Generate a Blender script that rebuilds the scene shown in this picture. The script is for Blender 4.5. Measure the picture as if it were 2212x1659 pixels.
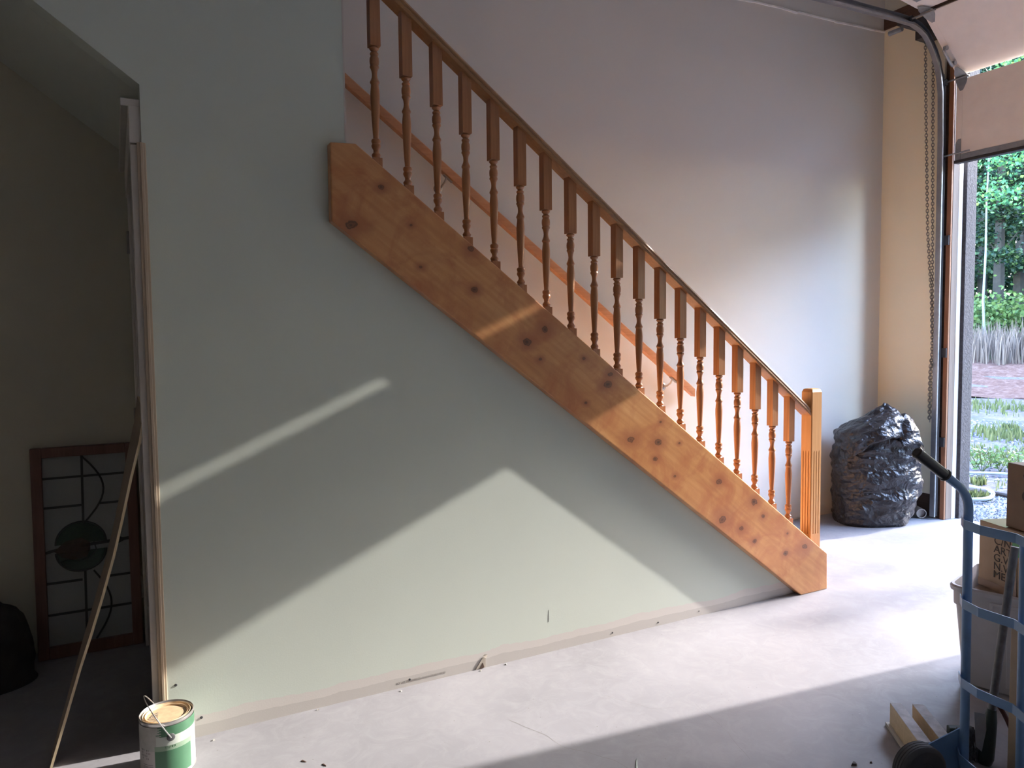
import bpy, bmesh, math, random
import numpy as np
from mathutils import Vector, Matrix, noise
random.seed(7); rng = np.random.default_rng(7)
scene = bpy.context.scene
for o in list(bpy.data.objects): bpy.data.objects.remove(o)
COL = scene.collection
PI = math.pi

# ------------------------------------------------------------------ camera
cam_data = bpy.data.cameras.new('camera'); cam = bpy.data.objects.new('camera', cam_data); COL.objects.link(cam)
cam_data.sensor_width = 36.0; cam_data.lens = 36.0 * 1598.77 / 2212
cam_data.clip_end = 400; cam_data.clip_start = 0.05
YAW, PITCH, ROLL = 0.49025, 0.05973, -0.01097
fv = Vector((math.sin(YAW)*math.cos(PITCH), math.cos(YAW)*math.cos(PITCH), -math.sin(PITCH)))
r0 = Vector((math.cos(YAW), -math.sin(YAW), 0)); u0 = r0.cross(fv)
c_, s_ = math.cos(ROLL), math.sin(ROLL)
rv = c_*r0 + s_*u0; uv = -s_*r0 + c_*u0
CAMP = Vector((0.0, -2.76348, 1.38802))
cam.matrix_world = Matrix(((rv.x, uv.x, -fv.x, CAMP.x), (rv.y, uv.y, -fv.y, CAMP.y), (rv.z, uv.z, -fv.z, CAMP.z), (0, 0, 0, 1)))
scene.camera = cam

# ------------------------------------------------------------------ light
world = bpy.data.worlds.new('sky'); scene.world = world; world.use_nodes = True
wn = world.node_tree.nodes; wl = world.node_tree.links
sky = wn.new('ShaderNodeTexSky'); sky.sky_type = 'NISHITA'; sky.sun_disc = False
sky.sun_elevation = math.radians(24); sky.sun_rotation = math.radians(95); sky.altitude = 200
bg = wn['Background']; bg.inputs['Strength'].default_value = 2.3
tint = wn.new('ShaderNodeMixRGB'); tint.blend_type = 'MULTIPLY'; tint.inputs[0].default_value = 1.0; tint.inputs[2].default_value = (1.0, 1.0, 1.05, 1)
wl.new(sky.outputs[0], tint.inputs[1]); wl.new(tint.outputs[0], bg.inputs['Color'])
sd = bpy.data.lights.new('sun', 'SUN'); sd.energy = 4.5; sd.angle = math.radians(0.55); sd.color = (1.0, 0.945, 0.88)
sun = bpy.data.objects.new('sun', sd); COL.objects.link(sun)
sun.rotation_euler = Vector((-1, 0.12, -0.443)).to_track_quat('-Z', 'Y').to_euler(); sun.location = (9, -1, 6)
vs = scene.view_settings; vs.view_transform = 'Standard'; vs.look = 'None'; vs.gamma = 1.0; vs.use_curve_mapping = False
vs.exposure = 1.36

# ------------------------------------------------------------------ materials
class NT:
    def __init__(s, name):
        s.m = bpy.data.materials.new(name); s.m.use_nodes = True
        s.n = s.m.node_tree.nodes; s.l = s.m.node_tree.links; s.b = s.n['Principled BSDF']
    def node(s, t, **k):
        n = s.n.new('ShaderNode' + t)
        for a, v in k.items(): setattr(n, a, v)
        return n
    def coord(s, scale=(1, 1, 1), loc=(0, 0, 0), rot=(0, 0, 0)):
        t = s.node('TexCoord'); m = s.node('Mapping')
        m.inputs['Scale'].default_value = scale; m.inputs['Location'].default_value = loc; m.inputs['Rotation'].default_value = rot
        s.l.new(t.outputs['Object'], m.inputs[0]); return m.outputs[0]
    def noise(s, vec, sc=5, det=4, rough=.55, dist=0):
        n = s.node('TexNoise'); n.inputs['Scale'].default_value = sc; n.inputs['Detail'].default_value = det
        n.inputs['Roughness'].default_value = rough; n.inputs['Distortion'].default_value = dist
        s.l.new(vec, n.inputs['Vector']); return n.outputs['Fac']
    def ramp(s, fac, stops):
        r = s.node('ValToRGB'); e = r.color_ramp.elements
        while len(e) > 1: e.remove(e[-1])
        for i, (p, c) in enumerate(stops):
            q = e[0] if i == 0 else e.new(p)
            q.position = p; q.color = (*c, 1) if len(c) == 3 else c
        s.l.new(fac, r.inputs[0]); return r.outputs[0]
    def math(s, op, a, b=None, c=None, clamp=False):
        n = s.node('Math', operation=op); n.use_clamp = clamp
        for i, v in enumerate((a, b, c)):
            if v is None: continue
            if isinstance(v, (int, float)): n.inputs[i].default_value = v
            else: s.l.new(v, n.inputs[i])
        return n.outputs[0]
    def mix(s, f, a, b, bt='MIX'):
        n = s.node('MixRGB', blend_type=bt)
        for i, v in enumerate((f, a, b)):
            if isinstance(v, (int, float)): n.inputs[i].default_value = v
            elif isinstance(v, tuple): n.inputs[i].default_value = (*v, 1)
            else: s.l.new(v, n.inputs[i])
        return n.outputs[0]
    def bump(s, h, st=.2, d=.01):
        b = s.node('Bump'); b.inputs['Strength'].default_value = st; b.inputs['Distance'].default_value = d
        s.l.new(h, b.inputs['Height']); s.l.new(b.outputs[0], s.b.inputs['Normal'])
    def color(s, c):
        if isinstance(c, tuple): s.b.inputs['Base Color'].default_value = (*c, 1)
        else: s.l.new(c, s.b.inputs['Base Color'])
    def set(s, rough=None, metal=None, coat=None, spec=None):
        if rough is not None: s.b.inputs['Roughness'].default_value = rough
        if metal is not None: s.b.inputs['Metallic'].default_value = metal
        if coat is not None: s.b.inputs['Coat Weight'].default_value = coat; s.b.inputs['Coat Roughness'].default_value = .15
        if spec is not None: s.b.inputs['Specular IOR Level'].default_value = spec

def plain(name, col, rough=.5, metal=0, var=.12, sc=12, bump=0.0, bsc=60, spec=None, coat=None):
    t = NT(name); v = t.coord(); f = t.noise(v, sc, 5)
    lo = tuple(max(0, c*(1-var)) for c in col); hi = tuple(min(1, c*(1+var)) for c in col)
    t.color(t.ramp(f, [(.3, lo), (.7, hi)])); t.set(rough, metal, coat, spec)
    if bump: t.bump(t.noise(v, bsc, 3), bump, .004)
    return t.m

def wood(name, dark, mid, light, axis='z', rough=.4, coat=.2, fine=90, rot=(0, 0, 0), bump=.05):
    t = NT(name)
    sc = {'x': (.06, 1, 1), 'y': (1, .06, 1), 'z': (1, 1, .06)}[axis]
    v = t.coord(scale=sc, rot=rot)
    a = t.noise(v, fine, 6, .6, .3); b = t.noise(v, fine*.18, 3, .5, .6)
    f = t.math('ADD', t.math('MULTIPLY', a, .6), t.math('MULTIPLY', b, .4))
    t.color(t.ramp(f, [(.3, dark), (.5, mid), (.7, light)])); t.set(rough, 0, coat)
    t.bump(a, bump, .002)
    return t.m

def wall_paint(name, col, bare_h=0.0, bare=(.60, .565, .53)):
    t = NT(name); v = t.coord()
    big = t.noise(v, .9, 3); fine = t.noise(v, 160, 3, .6)
    base = t.ramp(big, [(.3, tuple(c*.96 for c in col)), (.7, tuple(min(1, c*1.03) for c in col))])
    if bare_h:
        sep = t.node('SeparateXYZ'); t.l.new(v, sep.inputs[0])
        vx = t.coord(scale=(1, .01, .3))
        edge = t.math('ADD', bare_h, t.math('MULTIPLY', t.math('SUBTRACT', t.noise(vx, 4, 6, .6), .5), .07))
        m = t.math('LESS_THAN', sep.outputs['Z'], edge)
        edge2 = t.math('MULTIPLY', edge, .55)
        m2 = t.math('LESS_THAN', sep.outputs['Z'], edge2)
        base = t.mix(m, base, tuple(min(1, c*1.05) for c in bare))
        base = t.mix(m2, base, tuple(c*.9 for c in bare))
    t.color(base); t.set(.6, spec=.3); t.bump(fine, .12, .0015)
    return t.m

M = {}
M['wall'] = wall_paint('sage_wall_paint', (.60, .635, .575))
M['wall_bare'] = wall_paint('sage_wall_paint_unfinished_foot', (.60, .645, .575), .075)
M['wall_stair'] = wall_paint('grey_wall_paint', (.70, .665, .605))
M['wall_right'] = wall_paint('cream_wall_paint', (.89, .82, .63))
M['recess'] = wall_paint('dark_olive_wall', (.52, .50, .40))  # darker and more olive than the rest of the far wall
M['room_wall'] = wall_paint('warm_wall_paint', (.76, .71, .64))
M['ceiling'] = plain('ceiling_paint', (.82, .79, .74), .8, var=.03)
M['white_trim'] = plain('white_trim_paint', (.62, .58, .53), .45, var=.04)
M['door_white'] = plain('door_paint', (.50, .46, .43), .4, var=.04)
M['tan_trim'] = plain('bare_trim_wood', (.46, .37, .27), .6, var=.05, sc=3)

# concrete
t = NT('concrete_floor'); v = t.coord()
a = t.noise(v, 1.3, 6, .6, .4); b = t.noise(v, 9, 8, .7, 1.2); c = t.noise(t.coord(scale=(1, 2.2, 1)), 34, 5, .7)
base = t.ramp(a, [(.3, (.212, .207, .222)), (.5, (.256, .250, .268)), (.72, (.295, .288, .306))])
base = t.mix(t.ramp(b, [(.45, (0, 0, 0)), (.75, (.45, .45, .45))]), base, (.34, .335, .348))
base = t.mix(t.ramp(c, [(.66, (0, 0, 0)), (.74, (.5, .5, .5))]), base, (.44, .433, .435))
vo = t.node('TexVoronoi'); vo.inputs['Scale'].default_value = 17; t.l.new(v, vo.inputs['Vector'])
base = t.mix(t.ramp(vo.outputs['Distance'], [(.035, (.7, .7, .7)), (.05, (0, 0, 0))]), base, (.16, .15, .14))
t.color(base); t.b.inputs['Specular IOR Level'].default_value = .35
t.l.new(t.ramp(b, [(.3, (.62, .62, .62)), (.7, (.45, .45, .45))]), t.b.inputs['Roughness'])
t.bump(b, .05, .004); M['floor'] = t.m

M['baluster'] = wood('stained_baluster_wood', (.31, .125, .048), (.40, .17, .066), (.48, .225, .092), 'z', .36, .3)
M['rail'] = wood('stained_rail_wood', (.28, .135, .052), (.35, .175, .07), (.43, .23, .10), 'x', .36, .3, rot=(0, -.638, 0))
M['wallrail'] = wood('wall_rail_wood', (.46, .20, .085), (.55, .26, .12), (.62, .32, .16), 'x', .38, .25, rot=(0, -.638, 0))
M['newel'] = wood('newel_wood', (.48, .24, .085), (.56, .29, .11), (.63, .35, .15), 'z', .36, .3)
M['tread'] = wood('tread_wood', (.66, .36, .15), (.74, .42, .19), (.80, .48, .23), 'y', .4, .2)
M['pine'] = wood('bare_pine', (.52, .40, .26), (.60, .47, .31), (.68, .55, .38), 'y', .7, 0)
M['brown_wood'] = wood('brown_jamb_wood', (.22, .10, .05), (.30, .14, .07), (.37, .19, .10), 'z', .6, 0)
M['dark_beam'] = wood('dark_beam_wood', (.06, .035, .025), (.09, .05, .035), (.12, .07, .05), 'y', .8, 0)
M['pale_buck'] = wood('pale_buck_wood', (.15, .108, .082), (.19, .138, .105), (.23, .17, .13), 'z', .7, 0)
M['ply_edge'] = wood('plywood_edge', (.40, .30, .17), (.62, .50, .32), (.72, .60, .42), 'z', .6, 0, 200)
M['ply_face'] = wood('plywood_face', (.22, .17, .125), (.26, .20, .15), (.30, .235, .18), 'z', .7, 0)
M['win_frame'] = wood('reddish_frame_wood', (.10, .045, .032), (.14, .062, .045), (.17, .085, .06), 'z', .5, .1)

# knotty stringer
SL = 0.7407
ang = math.atan(SL)
t = NT('knotty_stained_pine')
tc = t.node('TexCoord'); obj = tc.outputs['Object']
rotm = t.node('Mapping'); rotm.inputs['Rotation'].default_value = (0, -ang, 0); t.l.new(obj, rotm.inputs[0])
# warp near the knots so the grain bends around them
STR_ORIGIN = Vector((3.3, -.02, 0))
KN = [(0.783,1.817,2.0),(0.900,1.966,1.0),(1.019,1.832,0.6),(1.271,1.755,1.4),(1.282,1.591,1.2),(1.055,1.674,0.8),(1.613,1.428,1.4),(1.524,1.379,1.6),(1.952,1.229,1.4),(1.936,1.182,1.6),(1.819,1.107,0.7),(2.064,0.926,2.0),(2.223,0.901,1.6),(2.204,0.824,1.0),(2.237,0.996,0.6),(2.604,0.676,1.6),(2.324,0.731,0.8),(2.352,0.887,0.6),(2.627,0.479,2.4),(2.762,0.423,1.4),(2.844,0.549,1.6),(2.911,0.465,1.0),(2.850,0.344,1.2),(3.076,0.246,1.2),(3.223,0.262,2.0),(3.088,0.351,0.8),(1.587,1.304,0.8),(1.810,1.303,0.8)]
wob = t.noise(obj, 22, 3)
acc = None; ring = None; tint = None
for i, (kx, kz, ks) in enumerate(KN):
    sub = t.node('VectorMath', operation='SUBTRACT'); t.l.new(obj, sub.inputs[0])
    sub.inputs[1].default_value = (kx-STR_ORIGIN.x, -.04-STR_ORIGIN.y, kz-STR_ORIGIN.z)
    mp = t.node('Mapping'); mp.inputs['Rotation'].default_value = (0, -ang+.5*math.sin(i*2.3), 0); mp.inputs['Scale'].default_value = (.75, .0, 1.0)
    t.l.new(sub.outputs[0], mp.inputs[0])
    ln = t.node('VectorMath', operation='LENGTH'); t.l.new(mp.outputs[0], ln.inputs[0])
    d = t.math('DIVIDE', ln.outputs['Value'], .0085*ks)
    acc = d if acc is None else t.math('MINIMUM', acc, d)
accw = t.math('ADD', acc, t.math('MULTIPLY', t.math('SUBTRACT', wob, .5), 2.2))
halo = t.node('MapRange'); halo.inputs[1].default_value = 0; halo.inputs[2].default_value = 5.5; halo.inputs[3].default_value = 1; halo.inputs[4].default_value = 0
t.l.new(accw, halo.inputs[0]); halo = halo.outputs[0]
st = t.node('Mapping'); st.inputs['Scale'].default_value = (.10, 1, 1.0); t.l.new(rotm.outputs[0], st.inputs[0])
bend = t.node('VectorMath', operation='SCALE'); t.l.new(st.outputs[0], bend.inputs[0])
t.l.new(t.math('ADD', 1.0, t.math('MULTIPLY', halo, .02)), bend.inputs['Scale'])
g1 = t.noise(bend.outputs[0], 60, 5, .6, .5); g2 = t.noise(bend.outputs[0], 9, 3, .5, 1.0); blot = t.noise(obj, 6.5, 4, .6, .8)
wv = t.node('TexWave', wave_type='BANDS', bands_direction='Z'); wv.inputs['Scale'].default_value = 9; wv.inputs['Distortion'].default_value = 16
wv.inputs['Detail'].default_value = 3; wv.inputs['Detail Scale'].default_value = .7; t.l.new(bend.outputs[0], wv.inputs['Vector'])
f = t.math('ADD', t.math('MULTIPLY', g1, .32), t.math('ADD', t.math('MULTIPLY', g2, .60), t.math('MULTIPLY', wv.outputs['Fac'], .08)))
base = t.ramp(f, [(.28, (.46, .19, .066)), (.5, (.58, .27, .10)), (.72, (.68, .36, .15))])
base = t.mix(t.ramp(blot, [(.42, (0, 0, 0)), (.68, (.9, .9, .9))]), base, (.44, .15, .055))
base = t.mix(t.ramp(halo, [(.25, (0, 0, 0)), (.78, (.78, .78, .78))]), base, (.36, .12, .05))
base = t.mix(t.ramp(accw, [(.0, (1, 1, 1)), (.35, (.70, .70, .70)), (.62, (.55, .55, .55)), (.82, (.92, .92, .92)), (1.08, (.35, .35, .35)), (1.6, (0, 0, 0))]), base, (.11, .05, .027))
t.color(base); t.set(.32, coat=.35); t.bump(g1, .06, .002); M['stringer'] = t.m

M['black_plastic'] = None
t = NT('black_bag_film'); v = t.coord()
w1 = t.node('TexVoronoi', feature='F1'); w1.inputs['Scale'].default_value = 14
vd = t.node('VectorMath', operation='ADD'); t.l.new(t.coord(scale=(1, 1, 1.6)), vd.inputs[0])
nz = t.node('TexNoise'); nz.inputs['Scale'].default_value = 5; nz.inputs['Detail'].default_value = 4; t.l.new(v, nz.inputs['Vector'])
scn = t.node('VectorMath', operation='SCALE'); scn.inputs['Scale'].default_value = .35; t.l.new(nz.outputs['Color'], scn.inputs[0]); t.l.new(scn.outputs[0], vd.inputs[1])
t.l.new(vd.outputs[0], w1.inputs['Vector'])
hh = t.math('ADD', w1.outputs['Distance'], t.math('MULTIPLY', t.noise(v, 26, 4, .6, 1.5), .35))
t.color((.020, .018, .021)); t.set(.30, spec=.5); t.bump(hh, .60, .025); M['bag'] = t.m
M['truck_blue'] = plain('blue_enamel', (.14, .27, .50), .42, var=.12, bump=.05, coat=.1)
M['grip'] = plain('black_grip', (.015, .015, .016), .35, var=.1)
M['rubber'] = plain('tyre_rubber', (.065, .066, .075), .75, var=.15, bump=.1)
M['tote'] = plain('grey_tote_plastic', (.44, .43, .46), .5, var=.05)
M['carton'] = plain('brown_cardboard', (.42, .32, .23), .75, var=.08, bump=.05)
M['carton_dark'] = plain('dark_cardboard', (.19, .135, .095), .75, var=.08)
M['tape'] = plain('clear_tape', (.36, .26, .19), .15, var=.05)
M['ink'] = plain('black_ink', (.05, .042, .04), .7, var=.1)
M['green_sticker'] = plain('green_sticker', (.10, .34, .17), .5, var=.05)
M['galv'] = plain('galvanised_steel', (.36, .37, .38), .42, .75, var=.15, sc=20)
M['track'] = plain('track_steel', (.30, .30, .31), .42, .7, var=.2, sc=8)
M['dark_metal'] = plain('dark_steel', (.07, .07, .075), .5, .4, var=.2)
M['chain'] = plain('chain_steel', (.22, .21, .19), .45, .6, var=.2)
M['brass'] = plain('nickel_bracket', (.42, .38, .34), .3, .85, var=.1)
M['door_panel'] = plain('beige_pink_door_skin', (.88, .79, .71), .6, var=.03)
M['weather_white'] = plain('white_wrap', (.80, .80, .82), .6, var=.03)
M['post'] = plain('weathered_dark_post', (.045, .042, .046), .9, var=.35, sc=40, bump=.8, bsc=70)
M['seal'] = plain('black_rubber_seal', (.03, .025, .025), .6)
M['pipe'] = plain('pvc_pipe', (.33, .28, .26), .4, var=.05)
M['hose'] = plain('pale_hose', (.20, .23, .26), .5, var=.05)
M['edging'] = plain('dark_edging', (.05, .04, .04), .8)
M['can_metal'] = plain('tinned_steel', (.62, .60, .57), .28, .85, var=.08)
M['lid_tan'] = plain('dried_tan_paint', (.64, .46, .28), .55, var=.18, sc=35, bump=.1)
M['label_green'] = plain('label_green', (.062, .165, .09), .42, var=.08)
M['label_white'] = plain('label_white', (.46, .50, .45), .45, var=.04)
M['label_sage'] = plain('label_sage', (.22, .31, .22), .45, var=.04)
M['label_grey'] = plain('label_smeared_grey', (.38, .37, .34), .5, var=.10, sc=40)
M['wire'] = plain('bright_wire', (.68, .67, .66), .25, .85)
M['lead'] = plain('lead_came', (.035, .037, .038), .5, .3)
M['hinge'] = plain('hinge_metal', (.25, .24, .22), .4, .7)
M['cloth_dark'] = plain('dark_cloth', (.035, .034, .034), .9, var=.3, sc=14, bump=.4, bsc=30)
M['pole'] = plain('worn_grey_pole', (.13, .135, .15), .5, var=.35, sc=30)
M['boot'] = plain('dark_green_socket', (.02, .035, .032), .55, var=.3)
M['maroon'] = plain('maroon_bail', (.085, .03, .032), .5)
M['bristle'] = plain('grey_bristle', (.13, .12, .125), .8, var=.4, sc=90)
M['film'] = plain('crumpled_film', (.34, .35, .37), .25, var=.15)
M['red_dirt'] = None

def glass(name, col, rough=.12, trans=.6, bump=.5, bsc=60):
    t = NT(name); v = t.coord(); t.color(col); t.set(rough); t.b.inputs['Transmission Weight'].default_value = trans
    t.b.inputs['IOR'].default_value = 1.45; t.bump(t.noise(v, bsc, 3, .5), bump, .004); return t.m
M['glass_clear'] = glass('textured_clear_glass', (.55, .58, .56), .18, .55)
M['glass_green'] = glass('green_stained_glass', (.05, .11, .08), .15, .4)
M['glass_amber'] = glass('amber_stained_glass', (.085, .05, .032), .15, .4)

def ground_mat(name, c1, c2, c3, sc=14, bump=.6, d=.03):
    t = NT(name); v = t.coord(); a = t.noise(v, sc, 8, .7); b = t.noise(v, .5, 4)
    base = t.ramp(a, [(.3, c1), (.5, c2), (.68, c3)])
    t.color(base); t.set(.95, spec=.1); t.bump(a, bump, d); return t
M['gravel'] = ground_mat('crushed_gravel', (.07, .073, .084), (.125, .13, .145), (.20, .205, .23), 22).m
t = NT('weedy_ground'); v = t.coord(); a = t.noise(v, 16, 8, .7); b = t.noise(v, .9, 5, .6, .5)
base = t.ramp(a, [(.3, (.062, .052, .062)), (.5, (.105, .092, .106)), (.68, (.155, .145, .165))])
base = t.mix(t.ramp(b, [(.48, (0, 0, 0)), (.60, (.8, .8, .8))]), base, (.06, .065, .032))
t.color(base); t.set(.95, spec=.1); t.bump(a, .7, .03); M['yard'] = t.m
M['dirt'] = ground_mat('red_brown_dirt', (.075, .04, .032), (.125, .072, .058), (.19, .125, .105), 7, .9, .08).m
M['litter'] = ground_mat('forest_floor', (.03, .035, .02), (.05, .055, .03), (.08, .08, .045), 3).m

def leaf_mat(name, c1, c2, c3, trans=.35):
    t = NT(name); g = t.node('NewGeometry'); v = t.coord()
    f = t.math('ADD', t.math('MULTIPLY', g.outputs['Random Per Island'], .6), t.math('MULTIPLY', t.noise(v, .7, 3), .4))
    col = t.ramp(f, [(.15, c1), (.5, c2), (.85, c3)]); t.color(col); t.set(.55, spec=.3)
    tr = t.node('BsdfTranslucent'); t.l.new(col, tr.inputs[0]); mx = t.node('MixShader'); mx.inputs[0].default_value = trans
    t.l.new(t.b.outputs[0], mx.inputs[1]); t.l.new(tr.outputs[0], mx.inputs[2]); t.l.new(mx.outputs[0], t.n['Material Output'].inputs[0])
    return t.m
M['leaf_maple'] = leaf_mat('maple_leaf', (.035, .12, .065), (.07, .21, .09), (.20, .36, .08))
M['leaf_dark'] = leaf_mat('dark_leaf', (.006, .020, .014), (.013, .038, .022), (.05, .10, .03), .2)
M['leaf_bush'] = leaf_mat('bush_leaf', (.04, .085, .028), (.085, .15, .045), (.16, .22, .07))
M['grass'] = leaf_mat('green_grass', (.045, .06, .02), (.08, .10, .035), (.14, .145, .06))
M['dry_grass'] = leaf_mat('dry_grass_stem', (.065, .047, .04), (.12, .092, .078), (.20, .155, .13), .2)
M['bark'] = plain('dark_bark', (.018, .016, .014), .9, var=.4, sc=6, bump=.6, bsc=12)
M['birch'] = plain('pale_bark', (.14, .155, .16), .8, var=.3, sc=8)

# ------------------------------------------------------------------ mesh helpers
class MB:
    def __init__(s): s.v = []; s.f = []; s.mi = []
    def add(s, vs_, fs, m=0):
        o = len(s.v); s.v += [tuple(x) for x in vs_]; s.f += [tuple(i+o for i in f) for f in fs]; s.mi += [m]*len(fs); return s
    def box(s, x0, x1, y0, y1, z0, z1, m=0):
        return s.add([(x0,y0,z0),(x1,y0,z0),(x1,y1,z0),(x0,y1,z0),(x0,y0,z1),(x1,y0,z1),(x1,y1,z1),(x0,y1,z1)],
                     [(3,2,1,0),(4,5,6,7),(0,1,5,4),(1,2,6,5),(2,3,7,6),(3,0,4,7)], m)
    def obox(s, o, a, b, c, m=0):   # origin corner + three edge vectors
        o, a, b, c = map(Vector, (o, a, b, c))
        if a.cross(b).dot(c) < 0: a, b = b, a
        return s.add([o, o+a, o+a+b, o+b, o+c, o+a+c, o+a+b+c, o+b+c],
                     [(3,2,1,0),(4,5,6,7),(0,1,5,4),(1,2,6,5),(2,3,7,6),(3,0,4,7)], m)
    def prism(s, poly, y0, y1, m=0):   # polygon in xz, extruded along y
        n = len(poly); area = sum(poly[i][0]*poly[(i+1)%n][1]-poly[(i+1)%n][0]*poly[i][1] for i in range(n))
        if area < 0: poly = poly[::-1]
        v_ = [(x, y0, z) for x, z in poly] + [(x, y1, z) for x, z in poly]
        return s.add(v_, [tuple(range(n)), tuple(range(2*n-1, n-1, -1))] + [(i, i+n, (i+1)%n+n, (i+1)%n) for i in range(n)], m)
    def prismy(s, poly, x0, x1, m=0):   # polygon in yz, extruded along x
        n = len(poly); area = sum(poly[i][0]*poly[(i+1)%n][1]-poly[(i+1)%n][0]*poly[i][1] for i in range(n))
        if area < 0: poly = poly[::-1]
        v_ = [(x0, y, z) for y, z in poly] + [(x1, y, z) for y, z in poly]
        return s.add(v_, [tuple(range(n-1, -1, -1)), tuple(range(n, 2*n))] + [(i, (i+1)%n, (i+1)%n+n, i+n) for i in range(n)], m)
    def tube(s, pts, r, seg=10, closed=False, m=0, caps=True):
        pts = [Vector(p) for p in pts]; n = len(pts); rings = []
        rr = r if isinstance(r, (list, tuple)) else [r]*n
        nrm = None
        for i, p in enumerate(pts):
            if closed: tg = pts[(i+1)%n]-pts[i-1]
            else: tg = pts[min(i+1, n-1)]-pts[max(i-1, 0)]
            if tg.length < 1e-9: tg = Vector((0, 0, 1))
            tg.normalize()
            if nrm is None: nrm = tg.orthogonal().normalized()
            nrm = (nrm - tg*nrm.dot(tg))
            nrm = nrm.normalized() if nrm.length > 1e-6 else tg.orthogonal().normalized()
            bn = tg.cross(nrm)
            rings.append([p + rr[i]*(math.cos(2*PI*k/seg)*nrm + math.sin(2*PI*k/seg)*bn) for k in range(seg)])
        v_ = [q for rg in rings for q in rg]; f_ = []
        for i in range(n if closed else n-1):
            j = (i+1) % n
            for k in range(seg): f_.append((i*seg+k, i*seg+(k+1)%seg, j*seg+(k+1)%seg, j*seg+k))
        if not closed and caps: f_ += [tuple(range(seg-1, -1, -1)), tuple((n-1)*seg+k for k in range(seg))]
        return s.add(v_, f_, m)
    def lathe(s, prof, c=(0, 0, 0), seg=24, m=0, axis=None, caps=True):   # prof: (r, h)
        c = Vector(c); ax = Vector(axis).normalized() if axis is not None else Vector((0, 0, 1))
        e1 = ax.orthogonal().normalized() if axis is not None else Vector((1, 0, 0)); e2 = ax.cross(e1)
        v_ = [c + ax*h + r*(math.cos(2*PI*k/seg)*e1 + math.sin(2*PI*k/seg)*e2) for r, h in prof for k in range(seg)]
        f_ = [(i*seg+k, i*seg+(k+1)%seg, (i+1)*seg+(k+1)%seg, (i+1)*seg+k) for i in range(len(prof)-1) for k in range(seg)]
        if caps: f_ += [tuple(range(seg-1, -1, -1)), tuple((len(prof)-1)*seg+k for k in range(seg))]
        return s.add(v_, f_, m)
    def build(s, name, mats, parent=None, loc=None, smooth=False, bevel=0, bseg=2, angle=40, kind=None, label=None):
        org = Vector(parent['_o']) if parent is not None else (Vector(loc) if loc is not None else Vector((0, 0, 0)))
        me = bpy.data.meshes.new(name)
        me.from_pydata([tuple(Vector(p)-org) for p in s.v], [], s.f)
        mats = mats if isinstance(mats, (list, tuple)) else [mats]
        for mm in mats: me.materials.append(mm)
        if len(mats) > 1: me.polygons.foreach_set('material_index', s.mi)
        me.validate(); me.update()
        if smooth: me.polygons.foreach_set('use_smooth', [True]*len(me.polygons)); me.set_sharp_from_angle(angle=math.radians(angle))
        o = bpy.data.objects.new(name, me); COL.objects.link(o)
        if parent is not None: o.parent = parent
        else: o.location = org
        o['_o'] = tuple(org)
        if bevel:
            b = o.modifiers.new('bevel', 'BEVEL'); b.width = bevel; b.segments = bseg; b.limit_method = 'ANGLE'; b.angle_limit = math.radians(35)
            b.harden_normals = False
        if kind: o['kind'] = kind
        if label: o['label'] = label
        return o

def thing(name, label, cat, loc=(0, 0, 0), group=None):
    o = bpy.data.objects.new(name, None); COL.objects.link(o); o.location = loc; o.empty_display_size = .05
    o['_o'] = tuple(loc); o['label'] = label; o['category'] = cat
    if group: o['group'] = group
    return o
def tag(o, label, cat, group=None, kind=None):
    o['label'] = label; o['category'] = cat
    if group: o['group'] = group
    if kind: o['kind'] = kind
    return o
def text(name, body, size, mat, origin, ex, ey, parent, depth=.0006, sx=1.0):
    cu = bpy.data.curves.new(name, 'FONT'); cu.body = body; cu.size = size; cu.extrude = depth/2
    tmp = bpy.data.objects.new(name+'_tmp', cu); COL.objects.link(tmp)
    dg = bpy.context.evaluated_depsgraph_get(); me = bpy.data.meshes.new_from_object(tmp.evaluated_get(dg))
    bpy.data.objects.remove(tmp)
    ex = Vector(ex).normalized(); ey = Vector(ey).normalized(); ez = ex.cross(ey); og = Vector(parent['_o'])
    for vv in me.vertices: vv.co = Vector(origin)+ex*vv.co.x*sx+ey*vv.co.y+ez*vv.co.z-og
    me.materials.clear(); me.materials.append(mat)
    o = bpy.data.objects.new(name, me); COL.objects.link(o); o.parent = parent; return o

# ------------------------------------------------------------------ room shell
XR, YB = 5.446, 1.128            # right wall plane, far wall plane
DY1, DY0 = 0.56, -1.20
XC = 0.10                        # left end of the stair wall
CEIL = 4.3; YF = -6.2; XL = -2.6
def capz(x): return 2.117 - SL*(x-.809)      # top edge of the sloping stringer
def sofz(x): return 2.238 - .7407*(x-XC)     # underside of the flight where it shows at the left

MB().box(XL, 5.60, YF, YB+.2, -.15, 0).build('floor', M['floor'], kind='structure')
MB().box(XL-.2, 5.8, YF-.2, YB+.2, CEIL, CEIL+.12).build('ceiling', M['ceiling'], kind='structure')
MB().box(XL-.2, XL, YF, YB, -.1, CEIL).build('wall_left', M['room_wall'], kind='structure')
MB().box(XL-.2, 5.6, YF-.15, YF, -.1, CEIL).build('wall_front', M['room_wall'], kind='structure')
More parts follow.
